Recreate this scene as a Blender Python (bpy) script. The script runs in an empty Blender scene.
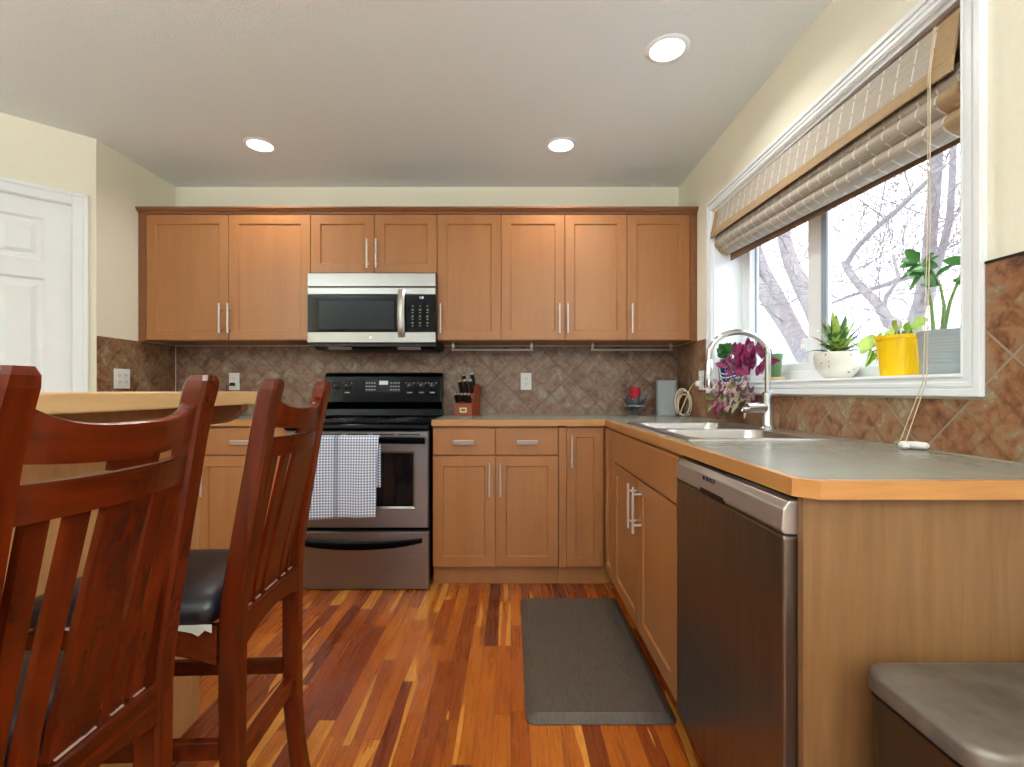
import bpy, bmesh, math, random
from mathutils import Vector, Matrix, Euler
R = math.radians
PI = math.pi
SC = bpy.context.scene
COL = SC.collection
random.seed(7)

def lin(r, g, b):
    def f(c):
        c /= 255.0
        return c / 12.92 if c <= .04045 else ((c + .055) / 1.055) ** 2.4
    return (f(r), f(g), f(b), 1.0)

# ------------------------------------------------------------------ camera
FPX = 490.0
cam_d = bpy.data.cameras.new('camera')
cam = bpy.data.objects.new('camera', cam_d)
COL.objects.link(cam)
cam.location = (0, 0, 1.075)
cam.rotation_euler = (R(90), 0, 0)
cam_d.sensor_width = 36
cam_d.lens = 36 * FPX / 1024
cam_d.shift_x = 1 / 1024
cam_d.shift_y = 7 / 1024
cam_d.clip_start = .02
SC.camera = cam

# ------------------------------------------------------------------ exposure, sky, lamps
SC.view_settings.view_transform = 'Standard'
SC.view_settings.look = 'None'
SC.view_settings.gamma = 1
SC.view_settings.exposure = 0.45
SC.view_settings.use_curve_mapping = False
SC.cycles.use_denoising = True
SC.cycles.max_bounces = 10
SC.cycles.diffuse_bounces = 6
SC.cycles.sample_clamp_indirect = 6

SKY = 3.0
POT_W = 4.0
POT_COL = (1.0, .97, .92)
world = bpy.data.worlds.new('sky')
SC.world = world
world.use_nodes = True
wn = world.node_tree
bg = wn.nodes['Background']
tc = wn.nodes.new('ShaderNodeTexCoord')
sx = wn.nodes.new('ShaderNodeSeparateXYZ')
rp = wn.nodes.new('ShaderNodeValToRGB')
wn.links.new(tc.outputs['Generated'], sx.inputs[0])
wn.links.new(sx.outputs['Z'], rp.inputs[0])
wn.links.new(rp.outputs[0], bg.inputs[0])
rp.color_ramp.elements[0].position = 0.0
rp.color_ramp.elements[0].color = (.20, .27, .30, 1)
rp.color_ramp.elements[1].position = .16
rp.color_ramp.elements[1].color = (.88, .88, .93, 1)
e = rp.color_ramp.elements.new(.045); e.color = (.24, .31, .34, 1)
bg.inputs[1].default_value = SKY

CEIL = 2.445
# recessed lamps: the first three are in the photograph, the others are added out of view as fill light
POTS = [(-1.40, 2.734), (.279, 2.734), (.626, 1.966), (-1.9, .9), (.35, .35), (-1.0, -.4), (.2, -1.3), (-1.6, -1.6)]
for i, (px, py) in enumerate(POTS):
    ld = bpy.data.lights.new('downlight_lamp', 'AREA')
    ld.shape = 'DISK'
    ld.size = .13
    ld.energy = POT_W
    ld.color = POT_COL
    ld.spread = R(150)
    lo = bpy.data.objects.new('downlight_lamp', ld)
    COL.objects.link(lo)
    lo.location = (px, py, CEIL - .012)

# two added uplights, unseen behind the camera, brighten the ceiling as fill
TORCH = [(-2.45, -.9), (.80, -1.0)]
FILL_UP_W = 70.0
for x, y in TORCH:
    ld = bpy.data.lights.new('torchiere_lamp', 'AREA')
    ld.shape = 'DISK'; ld.size = .30; ld.energy = FILL_UP_W; ld.color = (.97, 1.0, 1.0)
    lo = bpy.data.objects.new('torchiere_lamp', ld); COL.objects.link(lo)
    lo.location = (x, y, 1.66); lo.rotation_euler = (R(180), 0, 0)

# ------------------------------------------------------------------ mesh helper
class MB:
    def __init__(self, T=None):
        self.v = []; self.f = []; self.mi = []; self.m = 0
        self.T = T or (lambda a, b, c: (a, b, c))
    def add(self, vs, fs):
        o = len(self.v)
        self.v += [self.T(*p) for p in vs]
        self.f += [tuple(i + o for i in q) for q in fs]
        self.mi += [self.m] * len(fs)
        return self
    def box(self, x0, x1, y0, y1, z0, z1):
        return self.add([(x0,y0,z0),(x1,y0,z0),(x1,y1,z0),(x0,y1,z0),(x0,y0,z1),(x1,y0,z1),(x1,y1,z1),(x0,y1,z1)],
                        [(0,3,2,1),(4,5,6,7),(0,1,5,4),(1,2,6,5),(2,3,7,6),(3,0,4,7)])
    def loft(self, loops, cap0=True, cap1=True, closed=True):
        n = len(loops[0]); vs = [p for l in loops for p in l]; fs = []
        for k in range(len(loops) - 1):
            for i in range(n if closed else n - 1):
                j = (i + 1) % n
                fs.append((k*n+i, k*n+j, (k+1)*n+j, (k+1)*n+i))
        if cap0: fs.append(tuple(range(n - 1, -1, -1)))
        if cap1: fs.append(tuple((len(loops)-1)*n + i for i in range(n)))
        return self.add(vs, fs)
    def prism(self, pts, a0, a1, axis='y'):
        def P(p, a):
            return {'x': (a, p[0], p[1]), 'y': (p[0], a, p[1]), 'z': (p[0], p[1], a)}[axis]
        return self.loft([[P(p, a0) for p in pts], [P(p, a1) for p in pts]])
    def tube(self, pts, r, n=10, caps=True, flat=1.0, closed=False):
        pts = [Vector(p) for p in pts]; N = len(pts)
        rr = r if isinstance(r, (list, tuple)) else [r] * N
        loops = []; prev = None
        for i, p in enumerate(pts):
            if closed:
                t = pts[(i+1) % N] - pts[i-1]
            else:
                t = pts[min(i+1, N-1)] - pts[max(i-1, 0)]
            t = t.normalized() if t.length > 1e-9 else Vector((0,0,1))
            if prev is None:
                a = Vector((0,0,1)) if abs(t.z) < .9 else Vector((0,1,0))
                u = a.cross(t).normalized()
            else:
                u = (prev - t * prev.dot(t))
                u = u.normalized() if u.length > 1e-6 else Vector((1,0,0))
            w = t.cross(u); prev = u
            loops.append([tuple(p + u*math.cos(2*PI*k/n)*rr[i] + w*math.sin(2*PI*k/n)*rr[i]*flat) for k in range(n)])
        if closed: loops.append(loops[0])
        return self.loft(loops, caps and not closed, caps and not closed)
    def lathe(self, prof, c=(0,0,0), n=32, caps=True):
        loops = [[(c[0]+r*math.cos(2*PI*k/n), c[1]+r*math.sin(2*PI*k/n), c[2]+z) for k in range(n)] for r, z in prof]
        return self.loft(loops, caps, caps)
    def disc_along(self, prof, p, d, n=24):
        # a lathe about an arbitrary axis d through p
        d = Vector(d).normalized(); a = Vector((0,0,1)) if abs(d.z) < .9 else Vector((1,0,0))
        u = a.cross(d).normalized(); w = d.cross(u); p = Vector(p)
        return self.loft([[tuple(p + d*z + u*r*math.cos(2*PI*k/n) + w*r*math.sin(2*PI*k/n)) for k in range(n)] for r, z in prof])
    def leaf(self, base, d, up, L, W, droop=.3, fold=.15, n=6, shape=1.0):
        d = Vector(d).normalized(); up = Vector(up); s = d.cross(up)
        s = s.normalized() if s.length > 1e-5 else Vector((1,0,0)); nn = s.cross(d).normalized()
        b = Vector(base); vs = []; fs = []
        for i in range(n + 1):
            t = i / n
            w = W * .5 * (math.sin(PI * min(1, t ** shape * .96 + .04))) ** .8
            c = b + d * (L * t) - Vector((0,0,1)) * (droop * L * t * t)
            vs += [tuple(c - s*w + nn*fold*w), tuple(c), tuple(c + s*w + nn*fold*w)]
        for i in range(n):
            k = 3*i
            fs += [(k, k+1, k+4, k+3), (k+1, k+2, k+5, k+4)]
        return self.add(vs, fs)
    def build(self, name, mats, parent=None, origin=None, bevel=0, seg=2, smooth=False, solid=0, angle=35):
        if not isinstance(mats, (list, tuple)): mats = [mats]
        if parent is not None:
            p = parent
            while p.parent: p = p.parent
            o = p.location
        else:
            o = Vector(origin or (0,0,0))
        me = bpy.data.meshes.new(name)
        me.from_pydata([(x-o[0], y-o[1], z-o[2]) for x, y, z in self.v], [], self.f)
        bm = bmesh.new(); bm.from_mesh(me)
        bmesh.ops.recalc_face_normals(bm, faces=bm.faces)
        for k, fc in enumerate(bm.faces):
            fc.smooth = smooth
        bm.to_mesh(me); bm.free()
        for m in mats: me.materials.append(m)
        if len(mats) > 1:
            me.polygons.foreach_set('material_index', self.mi)
        ob = bpy.data.objects.new(name, me)
        COL.objects.link(ob)
        if parent is not None: ob.parent = parent
        else: ob.location = o
        if bevel:
            b = ob.modifiers.new('bevel', 'BEVEL'); b.width = bevel; b.segments = seg; b.limit_method = 'ANGLE'; b.angle_limit = R(30)
            b.harden_normals = False
        if solid:
            s = ob.modifiers.new('solid', 'SOLIDIFY'); s.thickness = solid; s.offset = 0
        if smooth and angle:
            try:
                me.set_sharp_from_angle(angle=R(angle))
            except Exception:
                pass
        return ob

def thing(name, label, cat, loc=(0,0,0), group=None):
    o = bpy.data.objects.new(name, None); COL.objects.link(o)
    o.location = loc; o.empty_display_size = .05
    o['label'] = label; o['category'] = cat
    if group: o['group'] = group
    return o
def tag(o, label, cat, group=None):
    o['label'] = label; o['category'] = cat
    if group: o['group'] = group
    return o
def struct(o, label=None):
    o['kind'] = 'structure'
    if label: o['label'] = label
    return o
def struct_root(name, label, loc=(0,0,0)):
    o = bpy.data.objects.new(name, None); COL.objects.link(o); o.location = loc
    return struct(o, label)
def copy_tree(o, parent=None):
    c = o.copy(); COL.objects.link(c)
    if parent is not None: c.parent = parent
    for ch in list(o.children): copy_tree(ch, c)
    return c
def rrect(x0, x1, y0, y1, r, z, n=5):
    pts = []
    for cx, cy, a in ((x1-r, y1-r, 0), (x0+r, y1-r, 90), (x0+r, y0+r, 180), (x1-r, y0+r, 270)):
        for k in range(n + 1):
            t = R(a + 90*k/n); pts.append((cx + r*math.cos(t), cy + r*math.sin(t), z))
    return pts
def arc(cx, cy, r, a0, a1, n):
    return [(cx + r*math.cos(R(a0+(a1-a0)*k/n)), cy + r*math.sin(R(a0+(a1-a0)*k/n))) for k in range(n+1)]

# ------------------------------------------------------------------ materials
class NT:
    def __init__(self, name):
        self.mat = bpy.data.materials.new(name); self.mat.use_nodes = True
        self.t = self.mat.node_tree; self.n = self.t.nodes; self.l = self.t.links
        self.b = self.n['Principled BSDF']
    def new(self, typ, **kw):
        x = self.n.new('ShaderNode' + typ)
        for k, v in kw.items(): setattr(x, k, v)
        return x
    def put(self, sock, v):
        if isinstance(v, bpy.types.NodeSocket): self.l.new(v, sock)
        elif v is not None: sock.default_value = v
    def math(self, op, a, b=None, c=None):
        x = self.new('Math', operation=op)
        self.put(x.inputs[0], a)
        if b is not None: self.put(x.inputs[1], b)
        if c is not None: self.put(x.inputs[2], c)
        return x.outputs[0]
    def obj(self):
        return self.new('TexCoord').outputs['Object']
    def xyz(self, v):
        s = self.new('SeparateXYZ'); self.l.new(v, s.inputs[0]); return s.outputs
    def comb(self, x=0.0, y=0.0, z=0.0):
        c = self.new('CombineXYZ')
        for i, q in enumerate((x, y, z)): self.put(c.inputs[i], q)
        return c.outputs[0]
    def scale(self, v, s):
        m = self.new('Mapping'); self.l.new(v, m.inputs[0]); m.inputs['Scale'].default_value = s; return m.outputs[0]
    def noise(self, v, scale=5, detail=4, rough=.55, dist=0.0):
        x = self.new('TexNoise'); self.put(x.inputs['Vector'], v); x.inputs['Scale'].default_value = scale
        x.inputs['Detail'].default_value = detail; x.inputs['Roughness'].default_value = rough; x.inputs['Distortion'].default_value = dist
        return x.outputs['Fac']
    def white(self, v):
        x = self.new('TexWhiteNoise', noise_dimensions='3D'); self.put(x.inputs['Vector'], v); return x.outputs['Value']
    def ramp(self, f, stops, interp='LINEAR'):
        x = self.new('ValToRGB'); self.put(x.inputs[0], f); cr = x.color_ramp; cr.interpolation = interp
        while len(cr.elements) < len(stops): cr.elements.new(.5)
        for el, (p, c) in zip(cr.elements, stops): el.position = p; el.color = c
        return x.outputs[0]
    def mix(self, f, a, b, blend='MIX'):
        x = self.new('Mix', data_type='RGBA', blend_type=blend)
        self.put(x.inputs[0], f); self.put(x.inputs[6], a); self.put(x.inputs[7], b); return x.outputs[2]
    def bump(self, h, strength=.3, dist=.002):
        x = self.new('Bump'); x.inputs['Strength'].default_value = strength; x.inputs['Distance'].default_value = dist
        self.l.new(h, x.inputs['Height']); self.l.new(x.outputs[0], self.b.inputs['Normal'])
    def rand(self):
        return self.new('ObjectInfo').outputs['Random']
    def set(self, col=None, rough=None, metal=None, spec=None, coat=None):
        self.put(self.b.inputs['Base Color'], col); self.put(self.b.inputs['Roughness'], rough)
        self.put(self.b.inputs['Metallic'], metal); self.put(self.b.inputs['Specular IOR Level'], spec)
        if coat is not None: self.put(self.b.inputs['Coat Weight'], coat); self.b.inputs['Coat Roughness'].default_value = .15
        return self.mat

def plain(name, rgb, rough=.5, metal=0.0, var=.06, scale=20, spec=.5, bump=0):
    m = NT(name); c = lin(*rgb)
    n = m.noise(m.obj(), scale, 3)
    lo = tuple(x * (1 - var) for x in c[:3]) + (1,); hi = tuple(min(1, x * (1 + var)) for x in c[:3]) + (1,)
    m.set(m.ramp(n, [(.3, lo), (.7, hi)]), rough, metal, spec)
    if bump: m.bump(n, bump, .002)
    return m.mat

def wood(name, dark, light, rough=.35, grain=(60, 60, 4), coat=0.0, blotch=.35, spec=.5, bump=.05):
    m = NT(name)
    o = m.obj(); off = m.comb(m.math('MULTIPLY', m.rand(), 13.0), m.math('MULTIPLY', m.rand(), 7.0), m.math('MULTIPLY', m.rand(), 5.0))
    va = m.new('VectorMath', operation='ADD'); m.l.new(o, va.inputs[0]); m.l.new(off, va.inputs[1])
    g = m.noise(m.scale(va.outputs[0], grain), 1.0, 5, .6, .6)
    bl = m.noise(m.scale(va.outputs[0], tuple(x * .12 for x in grain)), 1.0, 3, .5, .3)
    f = m.math('ADD', m.math('MULTIPLY', g, 1 - blotch), m.math('MULTIPLY', bl, blotch))
    m.set(m.ramp(f, [(.32, lin(*dark)), (.68, lin(*light))]), rough, 0.0, spec, coat)
    if bump: m.bump(g, bump, .001)
    return m.mat

M = {}
M['wall'] = plain('painted_wall', (235, 233, 214), .7, var=.015, scale=60, bump=.05)
M['ceiling'] = plain('textured_ceiling', (226, 236, 238), .9, var=.04, scale=160, bump=.5)
M['white'] = plain('white_gloss_paint', (236, 242, 246), .35, var=.01)
M['vinyl'] = plain('white_window_vinyl', (238, 243, 246), .4, var=.01)
M['seal'] = plain('grey_blue_window_seal', (150, 165, 182), .5)
M['cab'] = wood('maple_cabinet', (145, 94, 51), (161, 108, 61), .34, grain=(45, 45, 3.0), blotch=.6)
M['cab_edge'] = wood('maple_crown', (112, 66, 38), (132, 82, 48), .35, grain=(3, 45, 45))
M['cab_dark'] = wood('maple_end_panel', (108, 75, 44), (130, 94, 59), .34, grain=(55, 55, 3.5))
M['edge'] = wood('oiled_edge_band', (164, 112, 60), (184, 132, 76), .3, grain=(6, 6, 60))
M['butcher'] = wood('butcher_block', (186, 148, 100), (210, 174, 126), .35, grain=(40, 4, 40))
M['panel_light'] = wood('light_island_panel', (168, 124, 76), (194, 150, 100), .4, grain=(45, 45, 3))
M['stool'] = wood('reddish_stool_wood', (48, 13, 3), (98, 32, 7), .24, grain=(30, 30, 2.5), coat=.06, spec=.28)
M['stool_x'] = wood('reddish_rail_wood', (48, 13, 3), (98, 32, 7), .24, grain=(30, 2.5, 30), coat=.06, spec=.28)
M['worn'] = plain('worn_bare_wood', (136, 112, 98), .6)
M['vinyl_black'] = plain('black_vinyl_seat', (22, 24, 32), .38, var=.15, scale=300, bump=.1)
M['lining'] = plain('frayed_lining', (186, 192, 186), .9)
M['steel'] = plain('stainless_steel', (196, 192, 186), .3, 1.0, var=.03)
M['chrome'] = plain('chrome', (215, 216, 220), .07, 1.0, var=0)
M['nickel'] = plain('brushed_nickel', (205, 202, 196), .38, .7, var=.02)
M['black_glass'] = plain('black_glass', (5, 6, 11), .06, var=0, spec=.12)
M['black'] = plain('black_enamel', (4, 5, 8), .12, var=0, spec=.08)
M['black_matt'] = plain('black_plastic', (14, 14, 15), .45, var=.05)
M['grey_print'] = plain('grey_print', (150, 155, 165), .5)
M['knife_mark'] = plain('dark_print', (60, 45, 35), .5)
M['oven_dark'] = plain('dark_oven_window', (14, 13, 14), .08, var=.1)
M['grate'] = plain('grey_rack_bars', (70, 66, 66), .3, .6)
M['micro_window'] = plain('grey_mesh_window', (44, 48, 52), .12, var=.08, spec=.12)
M['outlet'] = plain('white_outlet_plastic', (232, 232, 230), .4, var=.01)
M['slot'] = plain('dark_slot', (60, 60, 62), .6)
M['cream_cable'] = plain('cream_cable', (222, 208, 178), .5)
M['cord'] = plain('ivory_cord', (208, 194, 165), .8)
M['red_wax'] = plain('red_candle_wax', (168, 14, 38), .5)
M['pewter'] = plain('pewter_petals', (168, 174, 180), .4, .2, var=.3, scale=60)
M['pewter_dark'] = plain('dark_pewter_petals', (84, 88, 94), .45, .4, var=.3, scale=60)
M['grey_box'] = plain('grey_canister', (150, 158, 162), .5, var=.03)
M['block_wood'] = wood('red_brown_knife_block', (112, 44, 20), (150, 66, 34), .35)
M['label'] = plain('cream_label', (206, 190, 150), .6)
M['bronze'] = plain('bronze_steel_bin', (92, 78, 66), .36, .85, var=.08, scale=8)
M['bin_lid'] = plain('scuffed_bin_lid', (106, 98, 90), .42, .5, var=.35, scale=14)
M['soil'] = plain('potting_soil', (60, 44, 34), .95, var=.3, scale=90)
M['yellow'] = plain('yellow_pot', (250, 204, 6), .35, var=.01)
M['grey_pot'] = plain('grey_ribbed_pot', (164, 174, 176), .5, var=.03)
M['green_pot'] = plain('green_pot', (92, 132, 76), .5)
M['blue_pot'] = plain('blue_glazed_pot', (26, 60, 112), .15, var=.3, scale=18)
M['blue_pot_white'] = plain('white_glaze', (214, 218, 224), .2)
M['leaf_green'] = plain('glossy_green_leaf', (58, 122, 52), .35, var=.35, scale=12)
M['leaf_pale'] = plain('pale_green_leaf', (172, 206, 96), .45, var=.25, scale=25)
M['leaf_dark'] = plain('dark_green_leaf', (44, 92, 44), .4, var=.3, scale=20)
M['stem'] = plain('green_stem', (128, 158, 96), .5)
M['bark'] = plain('grey_bark', (154, 149, 152), .9, var=.2, scale=14, bump=.5)
M['twig'] = plain('grey_twig', (140, 133, 137), .9, var=.15)
M['snow'] = plain('pale_ground', (206, 212, 218), .9)
M['hinge'] = M['nickel']

def make_floor_mat():
    m = NT('hardwood_planks'); o = m.obj(); X, Y, Z = m.xyz(o)
    W = .057
    u = m.math('DIVIDE', X, W); row = m.math('FLOOR', u); fu = m.math('FRACT', u)
    r1 = m.white(m.comb(row, 3.3, 1.7)); r2 = m.white(m.comb(row, 8.1, 4.2))
    L = m.math('ADD', .42, m.math('MULTIPLY', r2, .5))
    v = m.math('DIVIDE', m.math('ADD', Y, m.math('MULTIPLY', r1, 3.0)), L)
    k = m.math('FLOOR', v); fv = m.math('FRACT', v)
    idn = m.white(m.comb(row, k, 0.5)); id2 = m.white(m.comb(k, row, 9.5))
    col = m.ramp(idn, [(0.0, lin(98, 40, 12)), (.16, lin(130, 57, 13)), (.40, lin(152, 74, 17)), (.68, lin(169, 89, 22)), (.88, lin(184, 106, 30)), (.975, lin(204, 140, 56))])
    off = m.comb(m.math('MULTIPLY', idn, 31.0), m.math('MULTIPLY', id2, 17.0), 0.0)
    va = m.new('VectorMath', operation='ADD'); m.l.new(o, va.inputs[0]); m.l.new(off, va.inputs[1])
    g = m.noise(m.scale(va.outputs[0], (70, 3.2, 1)), 1.0, 5, .6, .8)
    col = m.mix(.24, col, m.ramp(g, [(.3, (.32, .3, .28, 1)), (.7, (1.0, 1.0, 1.0, 1))]), 'MULTIPLY')
    col = m.mix(1.0, col, (0.97, 0.92, 0.83, 1), 'MULTIPLY')
    # sapwood streaks on some boards
    s = m.noise(m.scale(va.outputs[0], (15, .9, 1)), 1.0, 2, .4, .5)
    st = m.math('MULTIPLY', m.math('GREATER_THAN', s, .60), m.math('GREATER_THAN', id2, .50))
    col = m.mix(m.math('MULTIPLY', st, .75), col, lin(206, 138, 54))
    dk = m.math('MULTIPLY', m.math('LESS_THAN', s, .36), m.math('GREATER_THAN', id2, .4))
    col = m.mix(m.math('MULTIPLY', dk, .5), col, lin(92, 34, 14))
    eu = m.math('MINIMUM', fu, m.math('SUBTRACT', 1.0, fu)); ev = m.math('MULTIPLY', m.math('MINIMUM', fv, m.math('SUBTRACT', 1.0, fv)), m.math('DIVIDE', L, W))
    ed = m.math('MINIMUM', eu, ev); gap = m.math('LESS_THAN', ed, .02)
    col = m.mix(m.math('MULTIPLY', gap, .65), col, lin(60, 24, 10))
    m.set(col, m.math('ADD', .2, m.math('MULTIPLY', g, .16)), 0.0, .5)
    m.bump(m.math('SUBTRACT', m.math('MULTIPLY', g, .15), m.math('MULTIPLY', gap, .6)), .25, .001)
    return m.mat
M['floor'] = make_floor_mat()

def make_tile(name, axis, a0, b0, stops, groutc, gw, P=.483):
    m = NT(name); o = m.obj(); X, Y, Z = m.xyz(o); U = X if axis == 'x' else Y
    a = m.math('DIVIDE', m.math('SUBTRACT', m.math('ADD', U, Z), a0), P)
    b = m.math('DIVIDE', m.math('SUBTRACT', m.math('SUBTRACT', U, Z), b0), P)
    def edge(x):
        f = m.math('FRACT', x); return m.math('MINIMUM', f, m.math('SUBTRACT', 1.0, f))
    big = m.math('MINIMUM', edge(a), edge(b)); grout = m.math('LESS_THAN', big, gw)
    wob = m.noise(o, 22, 3); wb = m.math('MULTIPLY', m.math('SUBTRACT', wob, .5), .22)
    a4 = m.math('ADD', m.math('MULTIPLY', a, 4.0), wb); b4 = m.math('ADD', m.math('MULTIPLY', b, 4.0), wb)
    sm = m.math('MINIMUM', edge(a4), edge(b4))
    cid = m.white(m.comb(m.math('FLOOR', a4), m.math('FLOOR', b4), 2.5))
    n1 = m.noise(o, 16, 5, .65, .8); n2 = m.noise(o, 60, 4, .7)
    f = m.math('ADD', m.math('ADD', m.math('MULTIPLY', cid, .18), m.math('ADD', m.math('MULTIPLY', n1, 1.35), -.265)), m.math('MULTIPLY', m.math('SUBTRACT', n2, .5), .45))
    col = m.ramp(f, [(p_, lin(*c_)) for p_, c_ in stops])
    crease = m.ramp(sm, [(0.0, (.58, .56, .55, 1)), (.09, (1, 1, 1, 1))])
    col = m.mix(.6, col, crease, 'MULTIPLY')
    col = m.mix(grout, col, lin(*groutc))
    m.set(col, m.math('ADD', .3, m.math('MULTIPLY', n2, .2)), 0.0, .5)
    h = m.math('SUBTRACT', m.math('ADD', m.math('MINIMUM', sm, .12), m.math('MULTIPLY', n2, .1)), m.math('MULTIPLY', grout, .1))
    m.bump(h, .5, .012)
    return m.mat
M['tile_back'] = make_tile('slate_tile_back', 'x', 1.078, -1.267, [(.20, (78, 58, 48)), (.38, (116, 84, 64)), (.52, (134, 102, 80)), (.64, (130, 112, 96)), (.86, (170, 152, 132))], (84, 68, 56), .0065)
M['tile_side'] = make_tile('slate_tile_side', 'y', 2.245, -.06, [(.20, (78, 54, 40)), (.38, (124, 80, 52)), (.52, (144, 102, 70)), (.64, (134, 116, 92)), (.86, (184, 160, 130))], (140, 128, 110), .0085)

def make_laminate():
    m = NT('grey_green_laminate'); o = m.obj()
    n = m.noise(o, 7, 5, .6, 1.2); n2 = m.noise(o, 90, 3)
    f = m.math('ADD', m.math('MULTIPLY', n, .8), m.math('MULTIPLY', n2, .2))
    return m.set(m.ramp(f, [(.30, lin(127, 130, 119)), (.5, lin(133, 135, 124)), (.70, lin(140, 140, 127))]), .24, 0.0, .5)
M['laminate'] = make_laminate()

def make_dw():
    m = NT('dark_brushed_steel'); o = m.obj()
    n = m.noise(m.scale(o, (3, 60, 3)), 1, 3)
    return m.set(m.ramp(n, [(.3, lin(112, 104, 96)), (.7, lin(126, 118, 110))]), .3, .95)
M['dw'] = make_dw()

def brushed(name, rgb, rough, sc):
    m = NT(name); n = m.noise(m.scale(m.obj(), sc), 1, 4, .6); c = lin(*rgb)
    m.set(m.ramp(n, [(.3, tuple(x*.985 for x in c[:3])+(1,)), (.7, tuple(min(1, x*1.015) for x in c[:3])+(1,))]), m.math('ADD', rough, m.math('MULTIPLY', m.math('SUBTRACT', n, .5), .03)), .92)
    m.b.inputs['Anisotropic'].default_value = .75
    tg = m.new('Tangent'); tg.direction_type = 'RADIAL'; tg.axis = 'Z'; m.l.new(tg.outputs[0], m.b.inputs['Tangent'])
    return m.mat
M['brushed'] = brushed('brushed_stainless', (152, 151, 149), .28, (1.5, 3, 260))

def make_mat_rug():
    m = NT('grey_woven_mat'); o = m.obj()
    n = m.noise(m.scale(o, (420, 22, 20)), 1, 3, .6); n2 = m.noise(m.scale(o, (60, 300, 20)), 1, 2)
    f = m.math('ADD', m.math('MULTIPLY', n, .75), m.math('MULTIPLY', n2, .25))
    m.set(m.ramp(f, [(.35, lin(52, 45, 37)), (.65, lin(88, 78, 67))]), .5, 0.0, .5)
    m.bump(f, .4, .002); return m.mat
M['rug'] = make_mat_rug()

def make_towel():
    m = NT('checked_tea_towel'); o = m.obj(); X, Y, Z = m.xyz(o)
    gx = m.math('LESS_THAN', m.math('FRACT', m.math('DIVIDE', X, .0145)), .5)
    gz = m.math('LESS_THAN', m.math('FRACT', m.math('DIVIDE', Z, .0145)), .5)
    s = m.math('MULTIPLY', m.math('ADD', gx, gz), .5)
    col = m.ramp(s, [(0.0, lin(236, 238, 242)), (.5, lin(176, 186, 206)), (1.0, lin(92, 108, 150))])
    band = m.math('LESS_THAN', m.math('ABSOLUTE', m.math('SUBTRACT', X, .113)), .013)
    col = m.mix(m.math('MULTIPLY', band, .55), col, lin(80, 92, 128))
    return m.set(col, .9)
M['towel'] = make_towel()

def make_shade(name, base, dash):
    m = NT(name); o = m.obj(); X, Y, Z = m.xyz(o)
    n = m.noise(m.scale(o, (40, 8, 500)), 1, 3); n2 = m.noise(m.scale(o, (40, 400, 60)), 1, 2)
    f = m.math('ADD', m.math('MULTIPLY', n, .6), m.math('MULTIPLY', n2, .4))
    b = lin(*base)
    col = m.ramp(f, [(.3, tuple(x*.72 for x in b[:3])+(1,)), (.7, tuple(min(1, x*1.2) for x in b[:3])+(1,))])
    if dash:
        st = m.math('LESS_THAN', m.math('FRACT', m.math('DIVIDE', Y, .062)), .10)
        hz = m.math('GREATER_THAN', m.math('FRACT', m.math('DIVIDE', Z, .05)), .18)
        col = m.mix(m.math('MULTIPLY', m.math('MULTIPLY', st, hz), .7), col, lin(228, 226, 220))
    m.set(col, .85); m.bump(f, .3, .002)
    return m.mat
M['shade'] = make_shade('woven_shade_fabric', (178, 170, 158), True)
M['shade_band'] = make_shade('tan_border_fabric', (172, 146, 110), False)
M['shade_lining'] = plain('brown_shade_lining', (132, 104, 80), .8)

def make_speckle():
    m = NT('speckled_white_pot'); o = m.obj()
    v = m.new('TexVoronoi'); m.l.new(o, v.inputs['Vector']); v.inputs['Scale'].default_value = 42
    n = m.noise(o, 90, 2)
    s = m.math('LESS_THAN', m.math('ADD', v.outputs['Distance'], m.math('MULTIPLY', n, .5)), .40)
    return m.set(m.mix(m.math('MULTIPLY', s, .75), lin(224, 222, 212), lin(112, 104, 108)), .35)
M['speckle'] = make_speckle()

def make_striped_leaf(name, dark, light, sc):
    m = NT(name); o = m.obj(); n = m.noise(m.scale(o, sc), 1, 2)
    return m.set(m.ramp(n, [(.44, lin(*dark)), (.54, lin(*light))]), .4)
M['purple'] = make_striped_leaf('magenta_leaf', (84, 8, 50), (140, 28, 88), (30, 30, 30))
M['zebrina'] = make_striped_leaf('striped_pink_leaf', (74, 32, 54), (168, 142, 138), (45, 45, 45))
M['olive'] = plain('olive_leaf', (112, 118, 74), .45, var=.35, scale=30)
M['variegated'] = make_striped_leaf('variegated_leaf', (44, 94, 40), (168, 192, 92), (55, 55, 14))

def make_glass():
    m = NT('window_glass'); t = m.t
    for n in list(m.n):
        if n.type == 'BSDF_PRINCIPLED': m.n.remove(n)
    out = [n for n in m.n if n.type == 'OUTPUT_MATERIAL'][0]
    tr = m.new('BsdfTransparent'); tr.inputs[0].default_value = (.97, .98, .98, 1)
    gl = m.new('BsdfGlossy'); gl.inputs['Roughness'].default_value = .02
    lw = m.new('LayerWeight'); lw.inputs[0].default_value = .5
    fac = m.math('ADD', .03, m.math('MULTIPLY', m.math('POWER', lw.outputs['Facing'], 5.0), .6))
    mx = m.new('MixShader'); m.l.new(fac, mx.inputs[0]); m.l.new(tr.outputs[0], mx.inputs[1]); m.l.new(gl.outputs[0], mx.inputs[2])
    m.l.new(mx.outputs[0], out.inputs[0]); return m.mat
M['glass'] = make_glass()
def emit(name, rgb, s):
    m = NT(name); m.b.inputs['Base Color'].default_value = (.8, .8, .8, 1); m.b.inputs['Emission Color'].default_value = rgb; m.b.inputs['Emission Strength'].default_value = s
    return m.mat
M['frosted'] = plain('frosted_lens', (190, 190, 188), .5)
M['lamp'] = emit('lamp_lens', (1, .97, .92, 1), 4.0)
M['digits'] = emit('display_digits', (.75, .85, 1, 1), 1.2)
M['display'] = emit('dim_green_display', (.18, .24, .12, 1), .35)

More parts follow.
